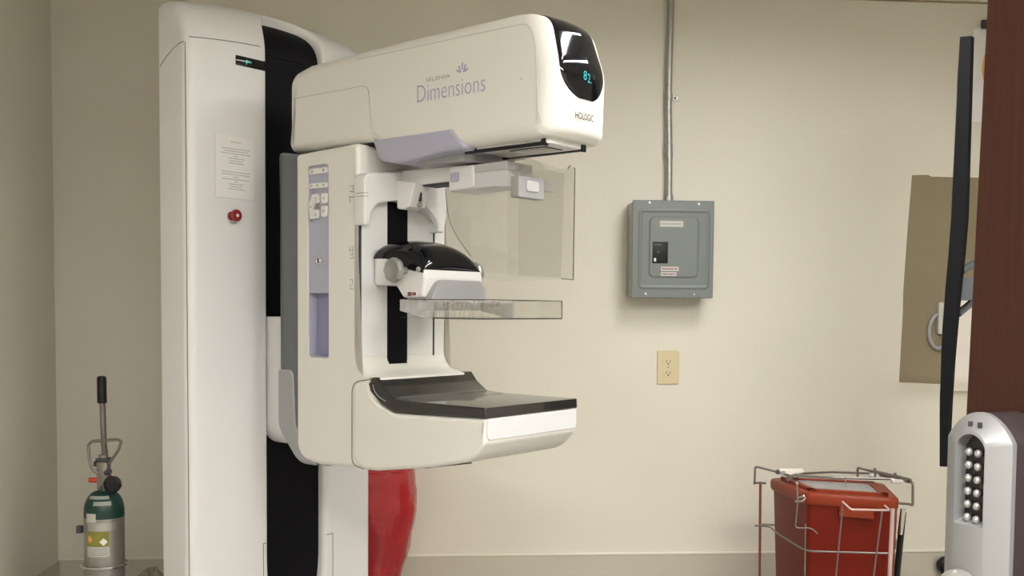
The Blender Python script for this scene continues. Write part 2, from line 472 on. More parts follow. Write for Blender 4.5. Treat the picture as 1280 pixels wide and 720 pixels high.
# status display, emergency button
b = new(); box(b, (LF-.004, -.028, 2.084), (LF+.0012, .0735, 2.111), plan, .001); dsp = obj('status_display', b, 'gloss_black', col_)
b = new(); text(b, 'P', .006, .015, 2.090, 2.103, fore(LF+.0012)); text(b, '\u2022', .017, .021, 2.097, 2.101, fore(LF+.0012)); obj('display_glyph', b, 'green_glow', col_, False)
def about(l, s, z, d):    # lathe frame with axis d: 'l' or 's'
    if d == 'l': return lambda p: Ml(l+p[2], s+p[0], z+p[1])
    if d == '-s': return lambda p: Ml(l+p[0], s-p[2], z+p[1])
    return lambda p: Ml(l+p[0], s+p[2], z+p[1])
b = new(); lathe(b, [(.012, 0), (.012, .004), (.0085, .006), (.0085, .014), (.013, .017), (.0165, .021), (.0165, .027), (.014, .030), (.0075, .0305), (.0065, .029), (0, .029)], about(LF, -.045, 1.668, 'l'), 28)
eb = obj('emergency_button', b, 'red_button', col_); eb['label'] = 'round red push button'
b = new(); lathe(b, [(.0045, .0292), (.0045, .0305), (.0025, .0305), (.0025, .0292)], about(LF, -.045, 1.668, 'l'), 20); obj('button_ring', b, 'paper', col_)
# bearing block in the channel
b = new(); slab(b, fillet([(.078, 1.39, .004), (.078, 1.02, .06), (.24, 1.02, .06), (.24, 1.39, .004)]), -.925, -.752, .004, front); obj('lift_carriage', b, 'white_plastic', mach)

def openfil(pts, r):
    return [Vector((v.x, v.z)) for v in bend([(p[0], 0, p[1]) for p in pts], r, 6)]
# --- c arm
arm = MS('arm_housing', 'cream_plastic', fillet([(-.676, 1.822, .012), (-.455, 1.829, .012), (-.43, 1.829, .012), (-.43, 1.262, .060), (-.352, 1.2435, .003), (-.352, 1.03, .01),
     (-.40, 1.0125, .012), (-.58, 1.003, .07), (-.676, 1.012, .10)], 10), 0, .322, .012, mach, mid=2)
MS('spine_cover', 'spine_grey', fillet([(-.757, 1.837, .008), (-.66, 1.822, .004), (-.64, 1.10, .02), (-.55, 1.006, 0), (-.56, 1.0005, 0), (-.672, 1.0, .09), (-.757, 1.09, .06)], 8), .004, .318, .016, mach, mid=2)
b = new(); slab(b, fillet([(-.7585, 1.25, .006), (-.690, 1.25, .02), (-.680, 1.10, .02), (-.60, 1.0, .0), (-.61, .9985, .0), (-.672, .9985, .09), (-.7585, 1.088, .06)], 6), .0015, .3205, .008, side); obj('spine_lower_cover', b, 'mid_grey', mach)
# recess for the control strip
def boolean(o, cutters):
    for c in cutters:
        md = o.modifiers.new('b', 'BOOLEAN'); md.operation = 'DIFFERENCE'; md.object = c; md.solver = 'EXACT'
    dg = bpy.context.evaluated_depsgraph_get(); me = bpy.data.meshes.new_from_object(o.evaluated_get(dg))
    o.modifiers.clear(); old = o.data; nm = old.name; o.data = me; bpy.data.meshes.remove(old); me.name = nm
    for c in cutters: bpy.data.objects.remove(c)
    bm = bmesh.new(); bm.from_mesh(me)
    for f in bm.faces: f.smooth = True
    for e in bm.edges:
        if len(e.link_faces) == 2:
            a, c = (abs(f.normal.y) > .99995 for f in e.link_faces)
            e.smooth = not (e.calc_face_angle(0) > math.radians(35) or a != c)
    bm.to_mesh(me); bm.free()
PL, PR, PB, PT = -.626, -.5415, 1.286, 1.787
pan = fillet([(PL, PB, .008), (PR, PB, .008), (PR, PT, .010), (PL, PT, .010)])
cut1 = obj('cut', slab(new(), pan, -.02, .034, 0, side), None, mach, False)
cut2 = obj('cut', box(new(), (-.437, .100, 1.272), (-.40, .168, 1.742), plan), None, mach, False)
bpy.context.view_layer.update(); boolean(arm, [cut1, cut2])
ppan = fillet([(PL+.0006, PB+.0006, .008), (PR-.0006, PB+.0006, .008), (PR-.0006, PT-.0006, .010), (PL+.0006, PT-.0006, .010)])
pocket = fillet([(PL+.003, PB+.004, .008), (PR-.004, PB+.004, .008), (PR-.004, 1.455, .006), (PL+.003, 1.455, .006)])
cp = obj('control_panel', slab(new(), ppan, .0035, .0335, 0, side), 'lavender', mach, False)
cut = obj('cut', slab(new(), pocket, 0, .030, 0, side), None, mach, False)
cut3 = obj('cut', slab(new(), fillet([(PL+.008, 1.64, .008), (PL+.045, 1.64, .008), (PL+.045, 1.727, .008), (PL+.008, 1.727, .008)]), 0, .0065, 0, side), None, mach, False)
bpy.context.view_layer.update(); boolean(cp, [cut, cut3])
b = new(); slab(b, inset(pocket, .0004), .0285, .0297, 0, side); obj('pocket_lining', b, 'lavender_dark', cp)
def btn(l0, l1, z0, z1, r=.004, s=-.0006, nm='button'):
    P = fillet([(l0, z0, r), (l1, z0, r), (l1, z1, r), (l0, z1, r)]); return obj(nm, slab(new(), P, .0038, s, 0.0011, side, 3), 'button_white', cp)
# (panel strip of two keys, strip of three keys, d-shaped rocker, pair of tall keys)
btn(-.620, -.546, 1.764, 1.779, .007); btn(-.620, -.546, 1.727, 1.741, .007)
rock = fillet([(-.615, 1.648, .006), (-.580, 1.648, .006), (-.580, 1.672, .004), (-.600, 1.672, .004), (-.600, 1.688, .004), (-.580, 1.688, .004), (-.580, 1.712, .006), (-.607, 1.712, .008), (-.619, 1.685, .006)])
b = new(); slab(b, rock, .0038, -.002, .0012, side, 3); obj('rocker_button', b, 'button_white', cp)
btn(-.570, -.548, 1.686, 1.712, .004, -.002); btn(-.570, -.548, 1.652, 1.680, .004, -.002)
for l, z, w_, q in [(-.607, 1.771, .0033, 0), (-.562, 1.772, .0033, 0)] + [(l, 1.734, .0025, 0) for l in (-.611, -.586, -.562)] + [(l, z, .0022, 1) for l, z in ((-.592, 1.702), (-.592, 1.658), (-.611, 1.680), (-.559, 1.699), (-.559, 1.666))]:
    obj('key_symbol', box(new(), (l-w_, -.0009-.0015*q, z-w_), (l+w_, -.0004-.0015*q, z+w_), plan), 'ink_grey', cp, False)
b = new(); lathe(b, [(.0105, 0), (.0105, .003), (.0085, .0042), (.0075, .003), (.0062, .003), (.0062, .0045), (0, .0045)], about(-.583, .0036, 1.539, '-s'), 24); kl = obj('key_switch', b, 'chrome', cp)
b = new(); box(b, (-.5845, -.0018, 1.5335), (-.5815, -.0008, 1.5445), plan); obj('key_slot', b, 'ink_dark', cp, False)
# front plate, dark slot and grooves
obj('carriage_slot', box(new(), (-.425, .099, 1.271), (-.4285+.0006, .169, 1.741), plan), 'channel_black', mach, False)
b = new(); P = fillet([(.011, 1.293, .003), (.099, 1.293, .001), (.099, 1.735, 0), (.011, 1.735, 0)]); slab(b, P, -.431, -.4275, .0006, front, 2)
P = fillet([(.169, 1.293, .001), (.268, 1.293, .003), (.268, 1.735, 0), (.169, 1.735, 0)]); slab(b, P, -.431, -.4275, .0006, front, 2); obj('front_plate', b, 'white_plastic', mach)
b = new(); box(b, (-.436, .0045, 1.293), (-.4286, .0108, 1.64), plan); obj('groove', b, 'ink_dark', mach, False)
b = new(); box(b, (-.431, .269, 1.29), (-.4265, .2735, 1.64), plan); obj('groove', b, 'ink_dark', mach, False)
# height scale marks beside the groove
def mark(z, strokes):
    b = new()
    for l0, z0, l1, z1, w in strokes: tube(b, [Ml(-.451+l0, -.0003, z+z0), Ml(-.451+l1, -.0003, z+z1)], w, 4)
    obj('scale_mark', b, 'ink_grey', mach, False)
mark(1.703, [(-.010, .020, .006, .022, .0009), (-.008, .008, .008, .005, .0009), (-.012, -.006, .008, -.008, .0011), (-.010, -.006, -.008, -.020, .0008), (.003, .022, .006, .008, .0007)])
mark(1.553, [(-.008, .018, -.008, .004, .0008), (-.010, .010, .006, .010, .0009), (-.006, -.002, .006, 0, .0009), (.002, .020, .003, -.012, .0008), (-.008, -.012, .004, -.010, .0009)])
mark(1.476, [(-.008, .012, .004, .012, .0009), (-.006, .002, -.006, -.008, .0008), (-.008, -.010, .006, -.012, .0009), (.002, .012, .002, 0, .0008)])

# --- detector
det = MS('detector_housing', 'cream_plastic', fillet([(-.366, 1.2445, .002), (-.40, 1.2375, .01), (-.4495, 1.2325, .022), (-.4495, 1.035, .03), (-.41, 1.0095, .012), (-.362, 1.011, .05), (-.168, 1.040, .15), (-.045, 1.066, .10),
     (-.001, 1.112, .022), (-.001, 1.168, .001), (-.30, 1.160, .02), (-.35, 1.178, .02), (-.385, 1.208, .015), (-.390, 1.232, .008)], 8), -.0015, .351, .010, mach, mid=2)
top = [(-.392, 1.230, .010), (-.382, 1.2445, .010), (-.358, 1.2455, .006), (-.338, 1.222, .03), (-.300, 1.197, .03), (-.24, 1.1935, .02), (0, 1.1935, .003), (.0005, 1.1695, .002), (-.305, 1.163, .03), (-.348, 1.18, .03), (-.384, 1.208, .02)]
sc = MS('breast_platform', 'scoop_black', fillet(top, 8), -.0015, .3525, .006, mach, mid=2)
sc['label'] = 'glossy black curved top'
b = new(); tube(b, smoothpath([Ml(l, -.0016, z) for l, z in ((-.372, 1.226), (-.366, 1.212), (-.350, 1.198), (-.325, 1.188))], 6), .0012, 6); obj('rim_edge', b, 'mid_grey', sc)
b = new(); P = fillet([(.005, 1.119, .012), (.346, 1.119, .012), (.346, 1.167, .002), (.005, 1.167, .002)]); slab(b, P, -.006, .0015, .001, front, 3); obj('front_bumper', b, 'cool_white', mach)
b = new(); tube(b, [Ml(v.x, -.0017, v.y) for v in openfil([(-.372, 1.2405), (-.45, 1.2295), (-.450, 1.018), (-.405, 1.0115)], .03)], .0011, 5)
tube(b, [Ml(-.369, .006, 1.2455), Ml(-.369, .31, 1.2455)], .0010, 5); obj('housing_seam', b, 'seam', det)
b = new(); tube(b, [Ml(-.21, .02, 1.033), Ml(-.06, .02, 1.0605)], .0016, 6); obj('underside_slot', b, 'ink_dark', det)

# --- tube head
HA, HB = .030, .256
HC = (HA+HB)/2
hp = fillet([(-.745, 1.838, .01), (-.405, 1.831, .004), (-.36, 1.80, .01), (-.07, 1.792, .01), (.142, 1.796, .022), (.163, 1.81, .02), (.168, 1.95, .12), (.128, 2.066, .070), (.05, 2.072, .04), (-.30, 2.070, .2),
             (-.66, 2.062, .03), (-.745, 2.045, .045)], 12)
def hdef(l, s, z):
    k = max(0, min(1, (l+.02)/.16)); k = k*k*(3-2*k)
    return Ml(l - .024*k*((s-HC)/.113)**2, s, z)
hT = lambda p: hdef(p[0], p[2], p[1])
head = obj('tube_head', slab(new(), hp, HA, HB, .026, hT, 7, 14), 'cream_plastic', mach, auto=60)
# rear shroud and face seams
b = new()
def seam(bm, pts, s=HA-.0002, r=.0010, rr=.012): tube(bm, [Ml(p.x, s, p.y) for p in (fillet([(*q,) for q in pts], 6))], r, 5)
tube(b, [Ml(v.x, HA-.0002, v.y) for v in openfil([(-.722, 1.978), (-.425, 1.976), (-.409, 1.835)], .024)], .0011, 5)
tube(b, [Ml(v.x, HA-.0002, v.y) for v in openfil([(-.471, 2.045), (.09, 2.043), (.110, 2.0), (.118, 1.85), (.130, 1.822)], .05)], .0009, 5)
obj('head_seam', b, 'light_grey', head)
b = new(); box(b, (-.60, HA+.01, 1.826), (-.40, HB-.01, 1.834), plan); obj('shadow_gap', b, 'satin_black', head, False)
# visor over the top front
HP2 = [p for p in hp]
def visor():
    # dense arc-length samples of the front of the outline from low to high
    pts = []
    i0 = min(range(len(hp)), key=lambda i: (hp[i]-Vector((.163, 1.81))).length)
    seq = hp[i0:] 
    cur = []
    for a, c in zip(seq, seq[1:]):
        n = max(1, int((c-a).length/.003))
        for k in range(n): cur.append(a+(c-a)*k/n)
    cur = [p for p in cur if p.x > .052 and p.y > 1.880]
    bm = new(); rows = []; tot = sum((b_-a).length for a, b_ in zip(cur, cur[1:])); acc = 0
    for i, p in enumerate(cur):
        if i: acc += (p-cur[i-1]).length
        t = acc
        wm = .088 - .016*max(0, min(1, (t-.05)/.14))
        w = wm*(1-max(0, 1-t/.08)**2.1)**(1/2.1) if t < .08 else wm
        e = tot-t
        if e < .03: w *= (1-(1-e/.03)**2.2)**(1/2.2)*.25+.75
        w -= .012*max(0, min(1, (t-.08)/.12))*0
        d = (cur[min(i+1, len(cur)-1)]-cur[max(i-1, 0)]).normalized(); nrm = Vector((d.y, -d.x))
        if w < .004: continue
        row = []
        for k in range(-12, 13):
            f = k/12; lift = .0022 if abs(k) < 12 else -.001
            q = p + nrm*lift; row.append(bm.verts.new(hdef(q.x, HC+f*w, q.y)))
        rows.append(row)
    for a, c in zip(rows, rows[1:]):
        for k in range(24): bm.faces.new((a[k], a[k+1], c[k+1], c[k]))
    bm.faces.new(rows[0]); 
    return obj('display_visor', bm, 'gloss_black', mach, auto=80)
vis = visor(); vis['label'] = 'curved glossy black display window'
LFR = .168
def hface(s, off=.0028): return lambda p: hdef(LFR+off+p[2], p[0], p[1])
b = new(); text(b, '8', .126, .138, 1.926, 1.946, hface(.0055)); text(b, '2.', .141, .156, 1.922, 1.942, hface(.0055)); text(b, ':', .165, .168, 1.934, 1.942, hface(.0055)); obj('display_digits', b, 'teal_glow', vis, False)
b = new(); text(b, 'HOLOGIC', .101, .166, 1.838, 1.853, hface(0, .0026), thin=.012); lo = obj('maker_lettering', b, 'satin_black', head, False)
b = new(); text(b, 'Dimensions', -.251, -.034, 1.911, 1.951, near(HA-.0004), thin=-.012); obj('large_lettering', b, 'ink_purple', head, False)
b = new(); text(b, 'SELENIA', -.222, -.143, 1.9560, 1.9650, near(HA-.0004)); obj('small_lettering', b, 'ink_grey', head, False)
b = new()
for k, (dx, dz, ang, ln) in enumerate([(-.014, 0, 2.6, .013), (-.008, .006, 2.1, .015), (0, .009, 1.57, .018), (.008, .006, 1.05, .015), (.014, .0, .5, .013), (-.006, -.002, 2.5, .008), (.005, -.002, .7, .008)]):
    c = Vector((-.105+dx*.55, 1.964+dz*.5)); d = Vector((math.cos(ang), math.sin(ang))); n_ = Vector((-d.y, d.x))
    flat(b, [c + d*(ln*.5)*(1-math.cos(t)) + n_*.0022*math.sin(t) for t in [2*PI*j/14 for j in range(14)]], .0004, near(HA-.0004))
obj('flower_emblem', b, 'ink_purple', head, False)
b = new(); lathe(b, [(.0018, 0), (.0018, .0008), (0, .0008)], about(.072, HA, 1.924, '-s'), 10); obj('cover_screw', b, 'ink_grey', head)
# lavender collimator cover under the head
lav = MS('collimator_cover', 'lavender', fillet([(-.408, 1.838, .004), (-.135, 1.838, .014), (-.088, 1.787, .006), (-.16, 1.787, .02), (-.20, 1.782, .02), (-.318, 1.772, .02), (-.385, 1.784, .03)], 8), HA-.003, HB+.003, .008, mach)
b = new(); slab(b, fillet([(-.30, .06, .03), (-.14, .08, .03), (-.12, .26, .03), (-.30, .28, .03)]), 1.768, 1.80, .004, plan); obj('collimator_lens_hood', b, 'mid_grey', lav)
b = new(); slab(b, fillet([(-.10, .065, .01), (.12, .065, .02), (.12, .225, .02), (-.10, .225, .01)]), 1.785, 1.81, .004, plan); obj('underside_plate', b, 'white_plastic', head)
for s, l0, l1 in ((.065, -.13, .112), (.190, -.12, .125)):
    b = new(); box(b, (l0, s, 1.782), (l1, s+.012, 1.796), plan, .002); box(b, (l1-.006, s-.001, 1.780), (l1, s+.013, 1.798), plan, .001); obj('slide_rail', b, 'satin_black', head)
b = new(); box(b, (-.02, .10, 1.7825), (.085, .165, 1.7855), plan); obj('exit_window', b, 'gloss_black', head, False)

# --- face shield support: yoke, bar, arm, shield
yk = fillet([(-.006, 1.752, .022), (-.006, 1.624, .005), (.013, 1.624, .005), (.016, 1.655, .010), (.040, 1.680, .02), (.10, 1.692, .05), (.176, 1.687, .05), (.225, 1.668, .03), (.250, 1.650, .015), (.254, 1.621, .004), (.280, 1.621, .004), (.290, 1.665, .02), (.292, 1.765, .02), (.118, 1.768, .02)], 6)
yoke = obj('shield_yoke', slab(new(), yk, -.440, -.398, .005, front, 4), 'white_plastic', mach)
b = new(); box(b, (-.432, -.0068, 1.702), (-.3974, .006, 1.7035), plan); box(b, (-.432, -.0068, 1.694), (-.3974, .006, 1.6955), plan); obj('yoke_mark', b, 'ink_grey', yoke, False)
b = new(); slab(b, fillet([(-.44, 1.772, .004), (-.18, 1.768, .004), (-.18, 1.732, .004), (-.44, 1.729, .004)]), .125, .185, .004, side); obj('shield_bar', b, 'white_plastic', mach)
b = new(); box(b, (-.33, .130, 1.7265), (-.19, .180, 1.732), plan); obj('bar_slot', b, 'ink_dark', mach, False)
b = new(); slab(b, fillet([(-.40, 1.745, .004), (-.335, 1.735, .004), (-.355, 1.675, .006), (-.375, 1.668, .004), (-.40, 1.672, .006)]), .105, .165, .004, side); wd = obj('mount_wedge', b, 'white_plastic', mach)
b = new(); slab(b, [Vector(p) for p in ((.133, 1.690), (.139, 1.690), (.139, 1.718), (.133, 1.718))], -.352, -.3425, 0, front); obj('wedge_slot', b, 'ink_dark', wd, False)
b = new(); lathe(b, [(.006, 0), (.006, .01), (.004, .012), (0, .012)], about(-.356, .138, 1.682, 'l'), 14); obj('wedge_pin', b, 'knob_grey', wd)
clb = MS('shield_clamp_box', 'white_plastic', fillet([(-.214, 1.762, .008), (-.132, 1.762, .008), (-.132, 1.707, .006), (-.214, 1.702, .008)]), .100, .205, .006, mach)
b = new(); slab(b, fillet([(-.203, 1.747, .004), (-.178, 1.747, .004), (-.178, 1.725, .004), (-.203, 1.725, .004)]), .100, .094, .001, side, 3); obj('clamp_button', b, 'lavender', clb)
b = new(); slab(b, fillet([(-.140, 1.762, .003), (-.03, 1.763, .006), (-.03, 1.742, .002), (-.140, 1.742, .002)]), .104, .200, .003, side)
ar = obj('shield_arm', b, 'light_grey', mach)
b = new(); slab(b, fillet([(-.140, 1.744, .002), (-.03, 1.743, .002), (.0, 1.722, .02), (.045, 1.716, .004), (.045, 1.690, .004), (-.01, 1.700, .02), (-.07, 1.706, .03), (-.140, 1.704, .002)], 6), .106, .190, .003, side); obj('arm_lower_half', b, 'cool_white', ar)
b = new(); slab(b, fillet([(.044, 1.668, .004), (.136, 1.668, .004), (.136, 1.716, .006), (.044, 1.716, .004)]), .030, .056, .003, front); obj('shield_clip', b, 'mid_grey', mach)
b = new(); slab(b, fillet([(.068, 1.683, .006), (.112, 1.683, .006), (.112, 1.708, .006), (.068, 1.708, .006)]), .050, .0605, .003, front); obj('clip_pad', b, 'light_grey', mach)
# clear shield: front pane bent back into a near side wing
wing = [(-.373, 1.765), (-.372, 1.735), (-.360, 1.662), (-.331, 1.609), (-.280, 1.555), (-.240, 1.502), (-.18, 1.489), (.05, 1.489), (.05, 1.757), (-.20, 1.757)]
wing = [Vector(p) for p in wing]
b = new(); slab(b, wing, .2555, .258, 0, side)
paneP = [(.012, 1.491), (.258, 1.489), (.260, 1.757), (.236, 1.758), (.225, 1.745), (.145, 1.743), (.118, 1.757), (.060, 1.762), (.012, 1.748)]
slab(b, [Vector(p) for p in paneP], .0500, .0525, 0, front); sh = obj('face_shield', b, 'acrylic', mach, False); sh['label'] = 'clear bent acrylic face shield'
b = new(); slab(b, [Vector(p) for p in ((.048, 1.493), (.205, 1.493), (.215, 1.738), (.145, 1.741), (.118, 1.755), (.062, 1.760), (.045, 1.70))], .053, .0535, 0, front); obj('shield_film', b, 'acrylic_film', sh, False)
b = new(); tube(b, [Ml(.051, .2585, 1.489), Ml(.051, .2605, 1.757)], .0016, 5); tube(b, [Ml(.051, s, z) for s, z in ((.21, 1.4905), (.258, 1.4890))], .0010, 5)
obj('shield_edge', b, 'acrylic_edge', sh)
b = new(); tube(b, smoothpath([Ml(p.x, .2568, p.y) for p in wing[1:5]], 6), .0009, 5); obj('wing_edge', b, 'acrylic_edge', sh)
b = new(); tube(b, [Ml(.0512, .232, 1.752), Ml(.0512, .242, 1.760)], .0016, 5); obj('shield_notch', b, 'acrylic_edge', sh)

# --- paddle holder and compression paddle
hold = [(-.424, 1.474, .010), (-.424, 1.549, .003), (-.352, 1.545, .012), (-.312, 1.522, .02), (-.246, 1.512, .004), (-.240, 1.492, .004), (-.248, 1.444, .006), (-.318, 1.443, .01), (-.345, 1.474, .02)]
hb = MS('paddle_carriage', 'white_plastic', fillet(hold, 6), .048, .262, .008, mach)
def carriage_dome():
    bm = new(); rows = []; key = [(-.424, 1.546, .0), (-.423, 1.546, .014), (-.418, 1.546, .030), (-.405, 1.546, .040), (-.38, 1.545, .045), (-.35, 1.541, .049), (-.325, 1.528, .058), (-.30, 1.517, .061), (-.28, 1.513, .054), (-.265, 1.511, .042), (-.255, 1.509, .028), (-.249, 1.508, .014), (-.247, 1.508, 0)]
    for l, zb_, h in key:
        row = []
        for k in range(25):
            ph = PI*k/24; c_ = math.cos(ph); sn = math.sin(ph)
            row.append(bm.verts.new(Ml(l, .155 - .108*(abs(c_)**.75)*(1 if c_ > 0 else -1), zb_ - .004 + (h+.004)*sn**.62)))
        rows.append(row)
    for r0, r1 in zip(rows, rows[1:]):
        for k in range(24): bm.faces.new((r0[k], r0[k+1], r1[k+1], r1[k]))
    for r0, r1 in zip(rows, rows[1:]): bm.faces.new((r0[0], r1[0], r1[-1], r0[-1]))
    bm.faces.new(rows[0]); bm.faces.new(rows[-1])
    return obj('carriage_dome', bm, 'gloss_black', mach, auto=70)
carriage_dome()
P = fillet([(.052, 1.438, .004), (.258, 1.438, .004), (.258, 1.468, .02), (.236, 1.488, .016), (.085, 1.488, .03)], 6)
b = new(); slab(b, P, -.250, -.225, .004, front, 3); obj('paddle_clamp', b, 'mid_grey', mach)
b = new(); box(b, (-.300, .0465, 1.446), (-.268, .0478, 1.459), plan); wl = obj('warning_label', b, 'paper', hb, False)
b = new(); box(b, (-.299, .0460, 1.4475), (-.285, .0467, 1.4575), plan); box(b, (-.283, .0460, 1.449), (-.270, .0467, 1.4565), plan); obj('label_print', b, 'ink_red', hb, False)
for sgn in (-1, 1):
    s0 = .02 if sgn < 0 else .290
    T = about(-.308, s0, 1.510, '-s' if sgn < 0 else 's')
    n = 72; bm = new(); prof = [(.0, 0), (.020, 0), (.028, .003), (.031, .008), (.031, .016), (.0285, .020), (.0240, .0215), (.0225, .0205), (0, .0205)]
    rings = []
    for r, h in prof:
        if r == 0: rings.append([bm.verts.new(T((0, 0, h)))]); continue
        row = []
        for k in range(n):
            q = r*(1-(.05 if r > .027 else 0)*(.5-.5*math.cos(8*2*PI*k/n)))
            row.append(bm.verts.new(T((q*math.cos(2*PI*k/n), q*math.sin(2*PI*k/n), h))))
        rings.append(row)
    for a, c in zip(rings, rings[1:]):
        for k in range(n):
            if len(a) == 1: bm.faces.new((a[0], c[k], c[k-1]))
            elif len(c) == 1: bm.faces.new((a[k-1], a[k], c[0]))
            else: bm.faces.new((a[k-1], a[k], c[k], c[k-1]))
    kn = obj('compression_knob', bm, 'knob_grey', mach)
    b = new(); lathe(b, [(.009, -.035), (.009, .001), (0, .001)], T, 20); obj('knob_shaft', b, 'knob_grey', kn)
b = new(); lathe(b, [(.0065, -.002), (.0065, .004), (.004, .006), (0, .006)], about(-.262, .048, 1.512, '-s'), 16); obj('release_pin', b, 'mid_grey', mach)
# clear paddle: open tray with low walls
pa, pb_, sa_, sb_ = -.296, -.030, .018, .322
zt, zb = 1.4385, 1.3945
b = new(); t_ = .0024
box(b, (pa, sa_, zb), (pb_, sb_, zb+t_), plan)
for a, q in (((-.195, sa_, zb), (pb_, sa_+t_, zt)), ((-.195, sb_-t_, zb), (pb_, sb_, zt)), ((pb_-t_, sa_, zb), (pb_, sb_, zt)), ((-.197, sa_, zb), (-.195, sb_, zt-.01))): box(b, a, q, plan)
pd = obj('compression_paddle', b, 'acrylic', mach, False); pd['label'] = 'clear shallow plastic compression tray'
b = new(); slab(b, fillet([(pa, 1.439, .003), (-.185, 1.437, .002), (-.185, 1.393, .002), (-.225, 1.397, .01), (pa, 1.411, .003)]), sa_-.001, sa_+.004, 0, side)
slab(b, fillet([(pa, 1.439, .003), (-.185, 1.437, .002), (-.185, 1.393, .002), (-.225, 1.397, .01), (pa, 1.411, .003)]), sb_-.004, sb_+.001, 0, side)
box(b, (pa, sa_, 1.412), (pa+.003, sb_, 1.437), plan); box(b, (pa, sa_+.005, 1.433), (-.19, sb_-.005, 1.438), plan); obj('paddle_rear_frame', b, 'acrylic_frost', pd, False)
b = new()
for l in [-.186+.0145*k for k in range(10)]: tube(b, [Ml(l+random.uniform(-.003, .003), sa_+.0012, zb+.002), Ml(l, sa_+.0012, zt-.002)], random.choice((.0006, .0010, .0008)), 4)
for s in [.03+.011*k for k in range(7)]: tube(b, [Ml(-.196, s, zb+.002), Ml(-.196, s, zt-.012)], .0009, 4)
tube(b, [Ml(-.18, sa_, 1.412), Ml(-.14, sa_, 1.422), Ml(-.11, sa_, 1.436)], .0012, 5)
obj('paddle_ribs', b, 'acrylic_frost', pd)
b = new()
tube(b, [Ml(-.185, sa_, zb), Ml(pb_, sa_, zb), Ml(pb_, sb_, zb), Ml(pb_, sb_, zt)], .0018, 5)
tube(b, [Ml(pa, sa_, zt), Ml(pb_, sa_, zt), Ml(pb_, sb_, zt)], .0010, 5); tube(b, [Ml(pb_, sb_, zt), Ml(-.195, sb_, zt)], .0008, 5)
obj('paddle_edge', b, 'acrylic_edge', pd)

# ---------------------------------------------------------------- notice taped to the column
def mw(v): return Matrix.Translation(base) @ Matrix.Rotation(-TH, 4, 'Z') @ v
nt = thing('paper_notice', 'white paper notice with small print taped on the machine column above the red button', 'notice', mw(Ml(LF+.001, -.034, 1.715)), -TH)
def NT(p): return Vector((p[2], p[0]+.034, p[1]-1.715))
b = new(); P = [Vector(p) for p in ((-.098, 1.717), (.028, 1.7155), (.0285, 1.886), (-.0975, 1.886))]; slab(b, P, .0003, .0024, 0, NT); obj('sheet', b, 'paper', nt, False)
def lines(z, n, ws):
    b = new()
    for k in range(n):
        w = ws[k]; x = -w/2 - .030
        while x < w/2 - .030:
            d = random.uniform(.003, .009); box(b, (x, z-.0017, .0024), (min(x+d, w/2-.030), z, .0027), NT); x += d+.0015
        z -= .0066
    obj('printed_text', b, 'ink_grey', nt, False)
lines(1.8715, 1, [.034]); lines(1.853, 7, [.09, .075, .098, .012, .052, .042, .05]); lines(1.789, 8, [.094, .088, .02, .088, .012, .05, .040, .055])

# ---------------------------------------------------------------- electrical panel, conduit, outlet
pc = Wl((.26, 1.46, 0))
ep = thing('electrical_panel', 'grey metal breaker panel mounted on the back wall', 'electrical panel', pc, YA)
def EP(p): return Vector((p[0]-.26, -p[2], p[1]-1.46))
b = new(); box(b, (.118, 1.466, 0), (.402, 1.800, .112), EP, .002); obj('steel_box', b, 'galvanized', ep)
b = new(); P = fillet([(.115, 1.460, .003), (.409, 1.460, .003), (.409, 1.806, .003), (.115, 1.806, .003)]); slab(b, P, .112, .120, .002, EP, 3)
cv = obj('cover', b, 'panel_grey', ep)
def raised(bm, P, c, h, w):
    O = P; I = inset(P, w); 
    rings = [[bm.verts.new(EP((q.x, q.y, c))) for q in O], [bm.verts.new(EP((q.x, q.y, c+h))) for q in inset(P, w*.4)], [bm.verts.new(EP((q.x, q.y, c+h))) for q in inset(P, w*.6)], [bm.verts.new(EP((q.x, q.y, c))) for q in I]]
    for a, c_ in zip(rings, rings[1:]):
        for i in range(len(a)): bm.faces.new((a[i-1], a[i], c_[i], c_[i-1]))
b = new(); raised(b, fillet([(.135, 1.490, .02), (.395, 1.490, .02), (.395, 1.778, .02), (.135, 1.778, .02)]), .1199, .0035, .016); obj('pressed_rib', b, 'panel_grey', cv)
b = new(); P = fillet([(.178, 1.535, .018), (.350, 1.535, .018), (.350, 1.745, .018), (.178, 1.745, .018)]); slab(b, P, .1195, .1245, .002, EP, 3); dr = obj('panel_door', b, 'panel_grey', ep)
b = new(); raised(b, inset(P, -.004), .1199, .003, .007); obj('door_rim', b, 'panel_grey', dr)
b = new(); box(b, (.187, 1.583, .120), (.242, 1.659, .1275), EP, .001); bk = obj('breaker_window', b, 'satin_black', ep)
b = new(); box(b, (.191, 1.589, .1275), (.199, 1.601, .1315), EP, .001); obj('breaker_switch', b, 'button_white', bk)
b = new(); text(b, 'LTTT', .194, .218, 1.6455, 1.650, lambda p: EP((p[0], p[1], .1276+p[2]))); obj('breaker_mark', b, 'ink_grey', bk, False)
b = new(); text(b, 'o', .205, .211, 1.620, 1.625, lambda p: EP((p[0], p[1], .1276+p[2]))); obj('breaker_mark', b, 'ink_grey', bk, False)
def plabel(x0, x1, z0, z1, m='label_white'):
    bm = new(); box(bm, (x0, z0, .1245), (x1, z1, .1252), EP); o = obj('sticker', bm, m, ep, False)
    bm = new(); x = x0+.004
    while x < x1-.006:
        d = random.uniform(.003, .008); box(bm, (x, (z0+z1)/2-.0025, .1252), (min(x+d, x1-.004), (z0+z1)/2+.0025, .1254), EP); x += d+.002
    obj('sticker_print', bm, 'ink_grey' if m == 'label_white' and z1 > 1.6 else 'ink_red', o, False)
plabel(.212, .296, 1.712, 1.733); plabel(.218, .282, 1.556, 1.571); plabel(.218, .274, 1.538, 1.552)
